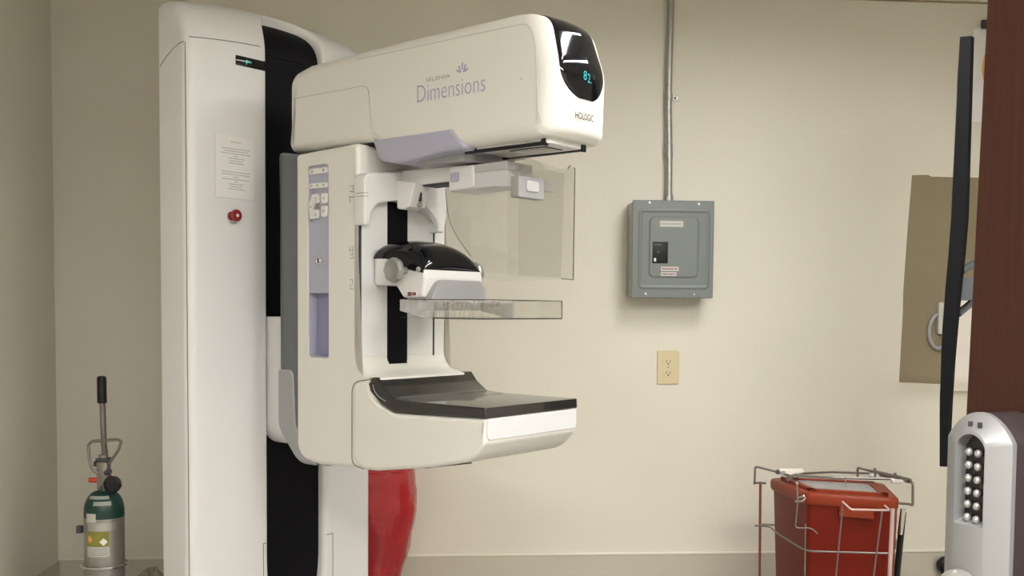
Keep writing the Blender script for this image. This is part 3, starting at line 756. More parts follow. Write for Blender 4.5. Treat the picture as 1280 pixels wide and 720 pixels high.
for x, z in ((.175, 1.797), (.352, 1.795), (.165, 1.474), (.340, 1.474)):
    b = new(); T = lambda p, x=x, z=z: EP((x+p[0], z+p[1], .120+p[2])); lathe(b, [(.0045, 0), (.0045, .0015), (.003, .0028), (0, .003)], T, 14); obj('screw', b, 'screw_metal', ep)
# conduit
cn = thing('conduit_pipe', 'galvanised conduit pipe running from the grey breaker panel to the ceiling', 'pipe', Wl((.262, 1.806, .018)))
def CNp(u, z, o=.022): return Wl((u, z, o)) - cn.location
b = new(); tube(b, [CNp(.266, 1.800), CNp(.264, 2.0), CNp(.259, 2.15), CNp(.259, 2.3), CNp(.263, CEIL)], .0125, 16); obj('pipe', b, 'galvanized', cn)
b = new(); tube(b, [CNp(.266, 1.806), CNp(.266, 1.828)], .0175, 8); tube(b, [CNp(.266, 1.828), CNp(.266, 1.836)], .015, 16); obj('pipe_fitting', b, 'galvanized', cn, auto=20)
b = new(); tube(b, [CNp(.2595, 2.180), CNp(.2595, 2.198)], .0150, 16); t2 = Wl((0, 0, 0))
box(b, (.259, 2.181, .002), (.300, 2.197, .006), lambda p: Wl(p)-cn.location); st = obj('pipe_strap', b, 'galvanized', cn)
b = new(); lathe(b, [(.005, 0), (.005, .006), (.003, .01), (0, .01)], lambda p: Wl((.288+p[0], 2.189+p[1], .006+p[2]))-cn.location, 12); obj('strap_screw', b, 'wire_steel', st)
b = new(); tube(b, [CNp(.263, 1.97), CNp(.262, 2.02)], .0148, 16); obj('pipe_coupling', b, 'galvanized', cn)
# outlet
ol = thing('wall_outlet', 'ivory duplex power outlet on the back wall below the breaker panel', 'outlet', Wl((.277, 1.206, 0)), YA)
def OL(p): return Vector((p[0], -p[2], p[1]))
b = new(); slab(b, fillet([(-.041, -.063, .005), (.041, -.063, .005), (.041, .063, .005), (-.041, .063, .005)]), 0, .006, .003, OL, 3); obj('cover_plate', b, 'ivory', ol)
for dz in (.021, -.021):
    b = new(); slab(b, fillet([(-.017, dz-.014, .010), (.017, dz-.014, .010), (.017, dz+.014, .010), (-.017, dz+.014, .010)]), .005, .0075, .0008, OL, 2); rc = obj('socket', b, 'ivory', ol)
    b = new(); box(b, (-.008, dz-.003, .0074), (-.0055, dz+.006, .0078), OL); box(b, (.0055, dz-.003, .0074), (.008, dz+.005, .0078), OL); lathe(b, [(.003, .0074), (.003, .0078), (0, .0078)], lambda p, dz=dz: OL((p[0], dz-.008+p[1], p[2])), 10)
    obj('socket_slots', b, 'ink_dark', rc, False)
b = new(); lathe(b, [(.003, .006), (.003, .0072), (0, .0076)], OL, 12); obj('plate_screw', b, 'ivory_dark', ol)

# ---------------------------------------------------------------- oxygen cylinder and its cart
cx = at(130, 620, 2.95); CY = 2.95
oc = thing('oxygen_cylinder', 'small green-shouldered silver oxygen cylinder standing in the left corner', 'gas cylinder', (cx.x, CY, .13))
def C0(p): return Vector((p[0], p[1], p[2]-.13))
R = .0555
b = new(); lathe(b, [(0, .131), (R-.01, .131), (R, .145), (R, .805), (0, .805)], C0, 40); obj('cylinder_body', b, 'cyl_alu', oc, auto=50)
b = new(); sh_ = [(R+.0004, .805)] + [(.018+(R+.0004-.018)*math.cos(a), .820+.060*math.sin(a)) for a in [PI/2*k/10 for k in range(11)]] + [(.0165, .885), (.0165, .895), (0, .895)]
lathe(b, sh_, C0, 40); obj('green_shoulder', b, 'cyl_green', oc)
def wrap(bm, a0, a1, z0, z1, r=R+.0008, n=14):
    vs = [(bm.verts.new(C0((r*math.sin(a), -r*math.cos(a), z0))), bm.verts.new(C0((r*math.sin(a), -r*math.cos(a), z1)))) for a in [a0+(a1-a0)*k/n for k in range(n+1)]]
    for p, q in zip(vs, vs[1:]): bm.faces.new((p[0], q[0], q[1], p[1]))
    return bm
A0 = -math.atan2(cx.x, CY)
obj('paper_label', wrap(new(), -1.0+A0, -.42+A0, .797, .822), 'label_white', oc)
obj('yellow_label', wrap(new(), -.95+A0, .22+A0, .727, .770), 'label_yellow', oc)
obj('white_label', wrap(new(), -.95+A0, .24+A0, .697, .7265), 'label_white', oc)
obj('name_label', wrap(new(), -.9+A0, .6+A0, .772, .795, R+.0006), 'brushed_alu', oc)
b = new()
for k in range(4): wrap(b, -.85+A0, .12+A0, .702+k*.006, .7043+k*.006, R+.0012)
obj('label_print', b, 'ink_grey', oc)
b = new(); T = lambda p: C0(((R+.0016)*math.sin(A0-.05+p[0]/R), -(R+.0016)*math.cos(A0-.05+p[0]/R), .741+p[1])); flat(b, [(0, -.011), (.011, 0), (0, .011), (-.011, 0)], 0, T); obj('diamond_mark', b, 'paper', oc, False)
b = new(); flat(b, [(-.035, -.01), (-.024, .001), (-.035, .014), (-.041, 0)], 0, lambda p: C0(((R+.0016)*math.sin(A0-.15+p[0]/R), -(R+.0016)*math.cos(A0-.15+p[0]/R), .746+p[1]))); obj('flame_mark', b, 'orange_ink', oc, False)
b = new()
def wrapn(bm, a0, a1, z0, z1, r0, r1):
    vs = []
    for k in range(13):
        a = a0+(a1-a0)*k/12; vs.append((bm.verts.new(C0((r0*math.sin(a), -r0*math.cos(a), z0))), bm.verts.new(C0((r1*math.sin(a), -r1*math.cos(a), z1)))))
    for p, q in zip(vs, vs[1:]): bm.faces.new((p[0], q[0], q[1], p[1]))
wrapn(b, -.7, .7, .862, .8705, .0465, .0405); wrapn(b, -.2, .75, .845, .856, .0545, .0500); obj('shoulder_label', b, 'label_dim', oc)
# valve with regulator and gauge
b = new(); box(b, (-.016, -.016, .883), (.016, .016, .965), C0, .004); tube(b, [C0((0, 0, .96)), C0((0, 0, .985))], .0135, 16); rg = obj('regulator', b, 'wire_steel', oc)
b = new(); box(b, (-.017, -.018, .966), (.019, .014, .976), C0, .002); obj('yoke_cap', b, 'ink_dark', oc)
b = new(); T = lambda p: C0((.036+p[0], -.030-p[2], .903+p[1])); lathe(b, [(.0, -.02), (.018, -.02), (.024, -.012), (.0255, .0), (.0235, .006), (.019, .007), (.0185, .004), (0, .004)], T, 32); obj('pressure_gauge', b, 'gloss_black', oc)
b = new(); tube(b, [C0((-.040, -.005, .911)), C0((-.014, -.005, .911))], .0075, 12); obj('outlet_cap', b, 'valve_red', oc)
b = new(); tube(b, [C0((-.026, 0, .958)), C0((-.012, 0, .958))], .008, 10); tube(b, [C0((.010, -.01, .933)), C0((.026, -.02, .940))], .008, 10); obj('valve_knob', b, 'ink_dark', oc)
# wire carry handle of the regulator
hw = [at(131, 594, CY-.01), at(117, 590, CY-.015), at(112, 578, CY-.015), at(110.5, 556, CY-.015), at(115, 551.5, CY-.015), at(147, 549.5, CY-.015), at(151.5, 552, CY-.015), at(148, 563, CY-.015), at(136, 580, CY-.01)]
b = new(); tube(b, [v - oc.location for v in bend(hw, .012)], .0042, 8); obj('carry_loop', b, 'wire_steel', oc)
# cart
ct = thing('cylinder_cart', 'chrome oxygen cart with black grip holding the cylinder in the left corner', 'cart', (cx.x, CY+.02, 0))
def CT(v): return Vector(v)-ct.location
b = new(); tube(b, bend([CT(at(128, 500, CY+.05)), CT(at(130, 560, CY+.06)), CT((cx.x+.002, CY+.075, .8)), CT((cx.x, CY+.075, .10))], .02), .0085, 12); obj('cart_pole', b, 'wire_steel', ct)
b = new(); p0 = CT(at(127, 470, CY+.048)); p1 = CT(at(127.6, 504, CY+.05)); dv = (p0-p1)
tube(b, [p1, p1+dv*.02, p1+dv*.93, p1+dv*.98, p0], [.010, .0135, .0135, .011, .006], 20); gr = obj('hand_grip', b, 'satin_black', ct)
b = new(); tube(b, [Vector((.064*math.cos(a), -.02+.064*math.sin(a), .665)) for a in [2*PI*k/36 for k in range(36)]], .0035, 8, closed=True); obj('holding_ring', b, 'chrome', ct)
b = new(); box(b, (-.072, -.045, .759), (-.057, -.03, .780)); obj('ring_clip', b, 'ink_dark', ct)
b = new(); box(b, (-.07, -.09, .11), (.07, .07, .128), bev=.004); obj('cart_base', b, 'wire_steel', ct)
b = new(); tube(b, [Vector((-.13, .075, .075)), Vector((.13, .075, .075))], .006, 10); obj('axle', b, 'wire_steel', ct)
for sx in (-.13, .13):
    b = new(); T = lambda p, sx=sx: Vector((sx+p[2], .075+p[0], .075+p[1])); lathe(b, [(0, -.012), (.06, -.012), (.075, -.008), (.075, .008), (.06, .012), (0, .012)], T, 28); obj('wheel', b, 'satin_black', ct)
# crumpled clear bag behind the cylinder
def crumple(name, m, prof, par, loc, n=26, amp=.02, seed=3):
    rnd = random.Random(seed); bm = new(); rows = []
    ph = [rnd.uniform(0, 6.28) for _ in range(8)]
    for j, (r, z) in enumerate(prof):
        row = []
        for k in range(n):
            a = 2*PI*k/n
            q = r*(1 + amp*math.sin(5*a+ph[0]+z*9) + amp*.7*math.sin(9*a+ph[1]-z*17) + amp*.5*math.sin(14*a+ph[2]+z*31)) + rnd.uniform(-1, 1)*amp*.15*r
            row.append(bm.verts.new((q*math.cos(a)*1.0, q*math.sin(a)*.8, z+amp*.15*math.sin(3*a+ph[3]))))
        rows.append(row)
    for a, c in zip(rows, rows[1:]):
        for k in range(n): bm.faces.new((a[k-1], a[k], c[k], c[k-1]))
    bm.faces.new(rows[0]); bm.faces.new(rows[-1])
    return bm
pb = at(184, 705, 3.2)
b = crumple('plastic_bag', 'bag_clear', [(.04, 0), (.12, .01), (.13, .15), (.12, .3), (.10, .42), (.07, .5), (.045, .54), (.02, .56)], None, None, amp=.12)
o = obj('plastic_bag', b, 'bag_clear', None, auto=25); o.location = (pb.x+.0, 3.25, 0.0)
tag(o, 'crumpled see-through plastic bag in the corner between the oxygen cylinder and the machine', 'plastic bag')

# ---------------------------------------------------------------- red bag on a hamper behind the column
BX, BYY = -.5255, 3.53
hm = thing('laundry_hamper', 'tall hamper frame hung with a red plastic bag behind the machine column', 'hamper', (BX, BYY, 0))
def redbag():
    bm = new(); rnd = random.Random(5); rows = []; n = 40
    prof = [(.173, .868), (.182, .866), (.187, .860), (.190, .850), (.192, .835), (.1925, .81), (.195, .78), (.1965, .75), (.1955, .72), (.190, .68), (.180, .63), (.168, .58), (.152, .53), (.138, .48), (.125, .40), (.115, .30), (.10, .25), (.04, .24)]
    for j, (r, z) in enumerate(prof):
        row = []
        for k in range(n):
            a = 2*PI*k/n; g = max(0, min(1, (.86-z)/.10))
            fold = abs(((a*3.1/PI + z*1.6) % 1)-.5)*2; fold2 = abs(((a*5.7/PI - z*2.9+.3) % 1)-.5)*2
            q = r*(1 + g*(.045*(fold-.5) + .035*(fold2-.5) + rnd.uniform(-.012, .012)))
            ex = abs(math.cos(a))**.75*(1 if math.cos(a) > 0 else -1); ey = abs(math.sin(a))**.75*(1 if math.sin(a) > 0 else -1)
            row.append(bm.verts.new((q*ex, q*ey*.72, z + .006*g*math.sin(7*a) + rnd.uniform(-.008, .008)*g)))
        rows.append(row)
    for a, c in zip(rows, rows[1:]):
        for k in range(n): bm.faces.new((a[k-1], a[k], c[k], c[k-1]))
    bm.faces.new(rows[-1]); return bm
lr = obj('red_liner_bag', redbag(), 'red_bag', hm, auto=12); lr['label'] = 'crinkled red plastic bag'
b = new(); pr = [(.172, .866), (.180, .871), (.189, .866), (.191, .855)]
b2 = new(); tube(b2, [Vector((.178*abs(math.cos(a))**.75*(1 if math.cos(a) > 0 else -1), .128*abs(math.sin(a))**.75*(1 if math.sin(a) > 0 else -1), .862)) for a in [2*PI*k/48 for k in range(48)]], .008, 8, closed=True); obj('hamper_rim', b2, 'red_bag', hm); b.free()
b = new(); slab(b, fillet([(-.165, -.118, .05), (.165, -.118, .05), (.165, .118, .05), (-.165, .118, .05)]), .858, .874, .005, ident); obj('hamper_lid', b, 'red_bag', hm)
for sx in (-.09, .09):
    for sy in (-.06, .06):
        b = new(); tube(b, [Vector((sx, sy, .02)), Vector((sx, sy, .85))], .008, 8); obj('leg', b, 'chrome', hm)

# ---------------------------------------------------------------- sharps container in its wire cart
BL, FL, FR, BR = Vector((.868, 3.46)), Vector((.918, 3.157)), Vector((1.176, 3.055)), Vector((1.235, 3.36))
quad = [FL, FR, BR, BL]; cen = (FL+FR+BR+BL)/4
sc_ = thing('sharps_container', 'tall red sharps waste bin with grey window lid inside the wire cart', 'waste bin', (cen.x, cen.y, .16))
def Q(scale, r): return fillet([((p-cen).x*scale, (p-cen).y*scale, r) for p in quad], 6)
def loft(bm, rings, close=True):
    prev = None
    for P, z in rings:
        vs = [bm.verts.new((p.x, p.y, z)) for p in P]
        if prev:
            for i in range(len(vs)): bm.faces.new((prev[i-1], prev[i], vs[i], vs[i-1]))
        else: bm.faces.new(vs)
        prev = vs
    if close: bm.faces.new(prev)
    return bm
obj('bin_body', loft(new(), [(Q(.74, .02), .0), (Q(.80, .02), .02), (Q(.93, .022), .655)]), 'red_bin', sc_)
b = loft(new(), [(Q(.965, .025), .655), (Q(.995, .03), .662), (Q(1.0, .03), .684), (Q(.985, .03), .690), (Q(.97, .03), .692)]); ld = obj('lid', b, 'red_lid', sc_)
def F2(u, v, z):   # u across front 0..1, v depth 0..1
    a = FL.lerp(FR, u); c = BL.lerp(BR, u); p = a.lerp(c, v) - cen; return Vector((p.x, p.y, z))
b = new(); vs = []
for z in (.691, .6955): vs.append([b.verts.new(F2(u, v, z)) for u, v in ((.17, .20), (.83, .20), (.83, .82), (.17, .82))])
for i in range(4): b.faces.new((vs[0][i-1], vs[0][i], vs[1][i], vs[1][i-1]))
b.faces.new(vs[0]); b.faces.new(vs[1]); obj('lid_window', b, 'lid_clear', sc_)
b = new()
for u0, u1, v0, v1 in ((.10, .90, .13, .20), (.10, .90, .82, .90), (.10, .17, .13, .90), (.83, .90, .13, .90)):
    r0 = [b.verts.new(F2(u, v, .6915)) for u, v in ((u0, v0), (u1, v0), (u1, v1), (u0, v1))]; r1 = [b.verts.new(F2(u, v, .700)) for u, v in ((u0, v0), (u1, v0), (u1, v1), (u0, v1))]
    for i in range(4): b.faces.new((r0[i-1], r0[i], r1[i], r1[i-1]))
    b.faces.new(r1); b.faces.new(r0)
obj('lid_frame', b, 'red_lid', ld)
b = new()
for v0, z0, z1 in ((.0, .628, .658),):
    vs = [b.verts.new(F2(u, v, z)) for v in (-.02, .03) for u, z in ((.36, z0), (.72, z0), (.72, z1), (.36, z1))]
    b.faces.new(vs[:4]); b.faces.new(vs[4:]); 
    for i in range(4): b.faces.new((vs[(i-1) % 4], vs[i], vs[4+i], vs[4+(i-1) % 4]))
obj('latch_tab', b, 'red_lid', sc_)
b = new(); tube(b, [F2(.05, .25, .02)*1.0+Vector((-.004, 0, 0)), F2(-.005, .25, .63)], .004, 6); b.free()
# wire cart
wc = thing('wire_cart', 'wheeled steel wire cart caging the tall red sharps bin', 'cart', (cen.x, cen.y, 0))
def WC(v): return Vector(v) - wc.location
def G(u, v, z, k=0): # point on the cage around the bin, k = outward offset
    a = FL.lerp(FR, u); c = BL.lerp(BR, u); p = a.lerp(c, v) - cen
    sc2 = .80 + .20*min(1, z/.80); return Vector((p.x*sc2*(1+k), p.y*sc2*(1+k), z))
def wire(nm, pts, r=.003, m='wire_steel', rr=.012):
    return obj(nm, tube(new(), bend(pts, rr), r, 8), m, wc)
wire('vertical_wire', [G(-.04, .96, .12), WC(at(949.5, 720, 3.42)), WC(at(950.5, 602, 3.42))], .0045, 'wire_red')
wire('vertical_wire', [G(.36, -.05, .12), WC(at(1045, 720, 3.08)), WC(at(1054, 628, 3.06))], .0025)
wire('vertical_wire', [G(.8, -.05, .12), WC(at(1092, 720, 3.04)), WC(at(1103, 636, 3.02))], .0025)
wire('vertical_wire', [G(1.02, .0, .12), WC(at(1112, 720, 3.02)), WC(at(1116, 636, 3.02))], .0065, 'pink_post')
wire('vertical_wire', [G(1.04, .2, .12), WC(at(1116, 720, 3.10)), WC(at(1120, 632, 3.10))], .004, 'wire_red')
wire('corner_post', [G(1.10, .3, .12), WC(at(1121, 720, 3.14)), WC(at(1129, 640, 3.14))], .0095, 'satin_black')
wire('corner_post', [WC(at(1125, 668, 3.13)), WC(at(1129, 636, 3.13))], .0082, 'chrome')
wire('vertical_wire', [G(.02, -.05, .12), WC(at(1006, 720, 3.12)), WC(at(1007, 655, 3.13))], .0022)
wire('hoop_wire', [WC(at(944, 657, 3.43)), WC(at(962, 658, 3.36)), WC(at(972, 667, 3.25)), WC(at(1007, 689, 3.12)), WC(at(1117, 692, 3.02)), WC(at(1121, 676, 3.3)), WC(at(1110, 668, 3.42)), WC(at(952, 655, 3.46))], .0032, 'wire_steel', .03)
# lid-locking frame round the top
wire('lid_frame_wire', [WC(at(957, 604, 3.36)), WC(at(943, 603.5, 3.40)), WC(at(943, 606, 3.40)), WC(at(944, 583, 3.40)), WC(at(972, 590, 3.36)), WC(at(995, 597, 3.30)), WC(at(1003, 592, 3.38)), WC(at(1040, 590, 3.44)), WC(at(1098, 592, 3.44))], .0038, 'wire_steel', .008)
wire('lid_frame_wire', [WC(at(985, 600, 3.28)), WC(at(992, 594, 3.33)), WC(at(1040, 597, 3.34)), WC(at(1120, 599, 3.28)), WC(at(1138, 602, 3.22)), WC(at(1141, 604, 3.18)), WC(at(1141, 632, 3.18)), WC(at(1136, 630, 3.18)), WC(at(1112, 628, 3.14))], .0042, 'wire_steel', .008)
wire('lid_frame_wire', [WC(at(1072, 598, 3.42)), WC(at(1072, 584, 3.42)), WC(at(1086, 588, 3.40)), WC(at(1108, 594, 3.34)), WC(at(1136, 599, 3.24))], .0042, 'wire_steel', .008)
b = new(); tube(b, bend([WC(at(1095, 591, 3.37)), WC(at(1120, 596.5, 3.29)), WC(at(1137, 601, 3.22))], .01), .0085, 10); obj('side_bar', b, 'wire_steel', wc)
for x, y, Y in ((1094, 594.5, 3.36), (1121, 601.5, 3.25)):
    c = WC(at(x, y, Y)); b = new(); box(b, (c.x-.018, c.y-.012, c.z-.007), (c.x+.022, c.y+.012, c.z+.006), bev=.004); obj('slide_block', b, 'paper', wc)
for x, y0, y1, Y in ((1093.5, 585, 600, 3.35), (1119, 591, 600, 3.27)): 
    b = new(); tube(b, [WC(at(x, y0, Y)), WC(at(x, y1, Y))], [.0045, .0045], 8); obj('bolt', b, 'wire_steel', wc)
wire('clip_wire', [WC(at(996.5, 604, 3.13)), WC(at(997, 628, 3.12)), WC(at(995, 650, 3.12)), WC(at(994, 660, 3.12)), WC(at(1014, 660, 3.10)), WC(at(1022, 667, 3.08))], .0022)
wire('clip_wire', [WC(at(994, 627, 3.115)), WC(at(1002, 627, 3.10)), WC(at(1007, 623, 3.09)), WC(at(1005, 619.5, 3.09)), WC(at(999, 622, 3.10))], .0028, 'chrome', .004)
b = new(); lathe(b, [(0, -.005), (.0045, -.003), (.005, 0), (.0045, .003), (0, .005)], lambda p: WC(at(996.5, 604, 3.13))+Vector((p[0], p[1], p[2])), 12); obj('wire_tip', b, 'chrome', wc)
wire('latch_wire', [WC(at(1053, 627, 3.06)), WC(at(1064, 637, 3.03)), WC(at(1112, 638, 3.01)), WC(at(1106, 632, 3.04))], .0032, 'pink_post', .006)
wire('latch_wire', [WC(at(1057, 604, 3.2)), WC(at(1057, 596, 3.3))], .0020)
b = new(); P = Q(.92, .02); slab(b, P, .13, .159, .004, ident); obj('cart_deck', b, 'wire_steel', wc)
for p in quad:
    q = (p-cen)*.8; b = new(); T = lambda v, q=q: Vector((q.x+v[2], q.y+v[0], .05+v[1])); lathe(b, [(0, -.012), (.045, -.012), (.05, -.008), (.05, .008), (.045, .012), (0, .012)], T, 24); cs = obj('caster', b, 'satin_black', wc)
    b = new(); tube(b, [Vector((q.x+.02, q.y, .05)), Vector((q.x+.02, q.y, .10))], .008, 8); obj('caster_fork', b, 'chrome', cs)
# white handle resting on the lid
tg = WC(at(985, 592, 3.34)) + wc.location
wt = thing('white_tag', 'white plastic handle clip lying on the left edge of the red bin lid', 'clip', tg)
def TG(x, y, Y=3.34): return at(x, y, Y)-tg
b = new(); bx_ = [TG(975, 587.5), TG(1003, 587.0), TG(1006, 589.5), TG(1001, 591.2), TG(990, 591.5), TG(984, 597), TG(977, 595.5)]
v0 = [b.verts.new(v) for v in bx_]; v1 = [b.verts.new(v+Vector((.006, .03, 0))) for v in bx_]
b.faces.new(v0); b.faces.new(v1)
for i in range(len(v0)): b.faces.new((v0[i-1], v0[i], v1[i], v1[i-1]))
bmesh.ops.bevel(b, geom=list(b.edges), offset=.0015, segments=2, affect='EDGES'); obj('tag_body', b, 'paper_warm', wt)
b = new(); lathe(b, [(.007, -.002), (.007, .002), (.004, .004), (0, .004)], lambda p: TG(979.5, 591, 3.336)+Vector((p[0], -p[2], p[1])), 14); obj('tag_rivet', b, 'ink_grey', wt)
b = new(); lathe(b, [(.007, -.004), (.008, 0), (.007, .006), (0, .007)], lambda p: TG(972, 590, 3.336)+Vector((p[0], -p[2], p[1])), 14); obj('tag_knob', b, 'ink_dark', wt)

# ---------------------------------------------------------------- black screen seen edge-on near the right wall
def scr():
    pts = {}
    YN = 2.75; T0, B0 = at(1200, 46, YN), at(1174.5, 583, YN)
    vd = Vector((T0.x, T0.y, 0)).normalized(); nr = Vector((vd.y, -vd.x, 0))     # depth direction along the sight line, sideways direction
    dd = (vd - nr*.008).normalized()
    t = thing('wall_screen', 'tall thin black screen seen edge-on beside the wooden door', 'screen', (B0.x, B0.y, B0.z))
    o0 = Vector((B0.x, B0.y, B0.z)); lean = (T0-B0)
    def S(a, d, h):   # a sideways (right +), d depth, h height 0..1
        lv = lean*h - nr*(.009*math.sin(PI*h/.55) if h < .55 else 0)
        return lv + nr*a + dd*d
    b = new(); rows = []
    hs = [k/12 for k in range(13)]; w = lambda h: .026 + .017*math.sin(PI*.5*h/.6) if h < .6 else .043-.008*(h-.6)/.4
    for h in hs:
        rows.append([b.verts.new(S(a, d, h)) for a, d in ((0, 0), (w(h)-.008, 0), (w(h), .02), (w(h), .62), (0, .62))])
    for a, c in zip(rows, rows[1:]):
        for k in range(5): b.faces.new((a[k-1], a[k], c[k], c[k-1]))
    b.faces.new(rows[0]); b.faces.new(rows[-1]); obj('bezel', b, 'screen_black', t, auto=20)
    b = new(); rw = [[b.verts.new(S(-.0006, d, h)) for d in (.03, .59)] for h in hs[1:-1]]
    for p_, q_ in zip(rw, rw[1:]): b.faces.new((p_[0], p_[1], q_[1], q_[0]))
    obj('glass', b, 'gloss_black', t, False)
    # wall arm
    b = new(); tube(b, [S(.04, .30, .47), S(.16, .42, .54)], .011, 8); tube(b, [S(.04, .30, .36), S(.16, .42, .46), ], .011, 8); box_c = S(.04, .30, .42)
    slab(b, [Vector(p) for p in ((.2, .395), (.42, .395), (.42, .45), (.2, .45))], .04, .075, 0, lambda p: S(p[2], p[0], p[1]))
    tube(b, [S(.06, .35, .42), S(.50, .60, .42)], .018, 10); obj('mounting_arm', b, 'spine_grey', t)
scr()
# sheets behind it, on the wall
def WT(p): return Wl(p)
ps = thing('wall_poster', 'white poster with an orange figure high on the back wall beside the door', 'poster', Wl((1.43, 2.30, .004)), YA)
def PS(p): return Vector((p[0]-1.43, -p[2], p[1]-2.30))
b = new(); slab(b, [Vector(p) for p in ((1.398, 2.125), (1.62, 2.125), (1.62, 2.50), (1.44, 2.482), (1.402, 2.463))], 0, .003, 0, PS); obj('poster_sheet', b, 'paper', ps, False)
b = new(); P = [Vector((1.478+.036*math.cos(a), 2.325+.075*math.sin(a))) for a in [2*PI*k/28 for k in range(28)]]; slab(b, P, .003, .0034, 0, PS); obj('orange_print', b, 'orange_ink', ps, False)
b = new(); P = [Vector((1.482+.024*math.cos(a), 2.325+.058*math.sin(a))) for a in [2*PI*k/28 for k in range(28)]]; slab(b, P, .0034, .0037, 0, PS); obj('orange_print_centre', b, 'paper_warm', ps, False)
b = new(); box(b, (1.433, 2.468, .0), (1.56, 2.500, .014), PS, .003); obj('poster_clip', b, 'ink_dark', ps)
ls = thing('wall_notice', 'plain off-white sheet low on the back wall between the black screen and the door', 'notice', Wl((1.44, 1.29, .003)), YA)
def LS(p): return Vector((p[0]-1.44, -p[2], p[1]-1.29))
b = new(); slab(b, [Vector(p) for p in ((1.36, 1.120), (1.60, 1.118), (1.60, 1.478), (1.36, 1.478))], 0, .012, .001, LS); obj('notice_board', b, 'paper_warm', ls, False)
# hook plate and grey ring on the brown patch
hk = thing('wall_hook', 'white hook plate with a grey ring on the brown patch left of the black screen', 'hook', Wl((1.30, 1.39, .003)), YA)
def HK(p): return Vector((p[0]-1.30, -p[2], p[1]-1.39))
b = new(); slab(b, fillet([(1.296, 1.335, .004), (1.345, 1.335, .004), (1.345, 1.455, .004), (1.296, 1.455, .004)]), 0, .02, .002, HK, 3); obj('hook_plate', b, 'label_white', hk)
b = new(); tube(b, [HK((1.302+.036*math.cos(a), 1.345+.064*math.sin(a), .008)) for a in [2*PI*k/40 for k in range(40)]], .007, 8, closed=True); obj('ring', b, 'mid_grey', hk)
# round black bumper on the wall beside the lock
bu = Wl((1.346, .462, .006))
bp = thing('wall_bumper', 'small round black rubber bumper low on the back wall beside the silver door lock', 'door stop', bu, YA)
BU = lambda p: Vector((p[0], -p[2], p[1]))
b = new(); lathe(b, [(0, .012), (.026, .012), (.0335, .018), (.036, .030), (.033, .044), (.022, .054), (0, .058)], BU, 32); obj('rubber_cap', b, 'stool_black', bp)
b = new(); lathe(b, [(0, 0), (.024, 0), (.024, .010), (.020, .0125), (0, .0125)], BU, 28); obj('mounting_plate', b, 'satin_black', bp)

# ---------------------------------------------------------------- door with push-button lock
E0 = Vector((.447, 1.0, 0)); dax = Vector((.41, -.912, 0)).normalized()
DR = math.atan2(dax.y, dax.x)
def DL(a, out, z): return Vector((a, -out, z))
dr_ = new(); lean = .026
vs = []
for z in (.008, 2.10):
    sh = (z-1.3215)*lean
    vs.append([dr_.verts.new((sh+a, y, z)) for a, y in ((0, 0), (.86, 0), (.86, .045), (0, .045))])
for i in range(4): dr_.faces.new((vs[0][i-1], vs[0][i], vs[1][i], vs[1][i-1]))
dr_.faces.new(vs[0]); dr_.faces.new(vs[1])
door = obj('door_1', dr_, 'door_wood', None, False); door['kind'] = 'structure'; door.location = E0; door.rotation_euler = (0, 0, DR)
jw = E0 + dax*.87
# side wall the door hangs from
b = new(); w1 = W0 + WU*UR + WN*3.0
box(b, (jw.x+.03, jw.y-.12, 0), (w1.x+.2, jw.y+.02, CEIL)); struct('wall_hinge', b, 'wall_paint')
lk = thing('door_lock', 'silver push-button lock with two columns of round keys on the wooden door', 'door lock', E0, DR)
LK = lambda p: DL(p[0], p[2], p[1])
def arch(x0, x1, zb_, zs, zt_, pw=1.0, n=18):
    c = (x0+x1)/2; h = (x1-x0)/2
    return [Vector((x0, zb_)), Vector((x1, zb_))] + [Vector((c+h*math.cos(a), zs+(zt_-zs)*math.sin(a)**pw)) for a in [PI*k/n for k in range(n+1)]]
b = new(); slab(b, arch(.0235, .0925, 1.02, 1.302, 1.3280, 1.7), 0, .0455, .001, LK, 2); obj('lock_body', b, 'lock_dark', lk)
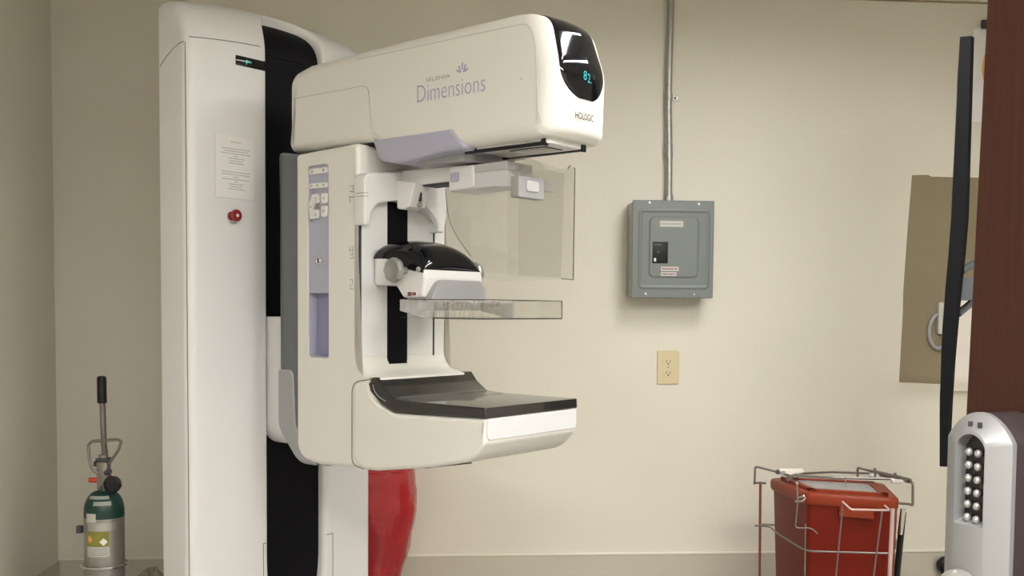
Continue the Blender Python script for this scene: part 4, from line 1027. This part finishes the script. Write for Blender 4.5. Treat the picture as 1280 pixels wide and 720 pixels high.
# silver cover lofted from outer outline to face outline, with the key well cut out
def cover():
    bm = new(); O = arch(.0215, .0930, 1.018, 1.3025, 1.3285, 1.7); O2 = arch(.0222, .0923, 1.019, 1.3022, 1.3278, 1.7)
    Fc = arch(.0430, .0780, 1.03, 1.2985, 1.3125, 1.35); I = arch(.0448, .0767, 1.226, 1.2970, 1.3095, 1.35); I2 = arch(.0455, .0760, 1.2325, 1.296, 1.3085, 1.35)
    rg = [(O, .042), (O, .047), (O2, .0478), (Fc, .0620), (I, .0625), (I2, .0480)]
    prev = None
    for P, o_ in rg:
        v = [bm.verts.new(LK((p.x, p.y, o_))) for p in P]
        if prev:
            for i in range(len(v)): bm.faces.new((prev[i-1], prev[i], v[i], v[i-1]))
        prev = v
    bmesh.ops.triangulate(bm, faces=[f for f in bm.faces if len(f.verts) > 4])
    return obj('lock_cover', bm, 'lock_silver', lk, auto=30)
cover()
b = new(); slab(b, arch(.0445, .0770, 1.222, 1.2968, 1.3098), .040, .0495, 0, LK); obj('key_well', b, 'lock_well', lk, False)
for row in range(6):
    for c, a in ((0, .0552), (1, .0653)):
        z = 1.2925 - row*.01200 - c*.0006
        b = new(); T = lambda p, a=a, z=z: LK((a+p[0]*.78, z+p[1]*.88, .050+p[2]))
        lathe(b, [(.0036, 0), (.0036, .0062)], T, 16); ky = obj('key_stem', b, 'lock_well', lk)
        b = new(); lathe(b, [(.0036, .0056), (.0042, .0064), (.0043, .0075), (.0036, .0092), (.0020, .0102), (0, .0105)], T, 20); obj('key', b, 'key_metal', lk)
b = new()
for a in (.0566, .0668):
    box(b, (a-.0018, 1.3158, .0575), (a+.0022, 1.3205, .0590), LK)
obj('lock_logo', b, 'ink_dark', lk, False)
b = new(); T = lambda p: LK((.0585+p[0], 1.163+p[1], .0610+p[2])); lathe(b, [(.014, -.004), (.019, .0), (.0225, .004), (.0225, .010), (.019, .016), (.010, .020), (0, .021)], T, 40); obj('turn_knob', b, 'key_metal', lk)

# ---------------------------------------------------------------- light and exposure
w = bpy.data.worlds.new('world'); SC.world = w; w.use_nodes = True
w.node_tree.nodes['Background'].inputs[0].default_value = (1, .95, .88, 1); w.node_tree.nodes['Background'].inputs[1].default_value = .02
MT['fluorescent'].node_tree.nodes['Principled BSDF'].inputs['Emission Strength'].default_value = 54
vs_ = SC.view_settings; vs_.view_transform = 'Standard'; vs_.look = 'None'; vs_.gamma = 1; vs_.exposure = 0; vs_.use_curve_mapping = False
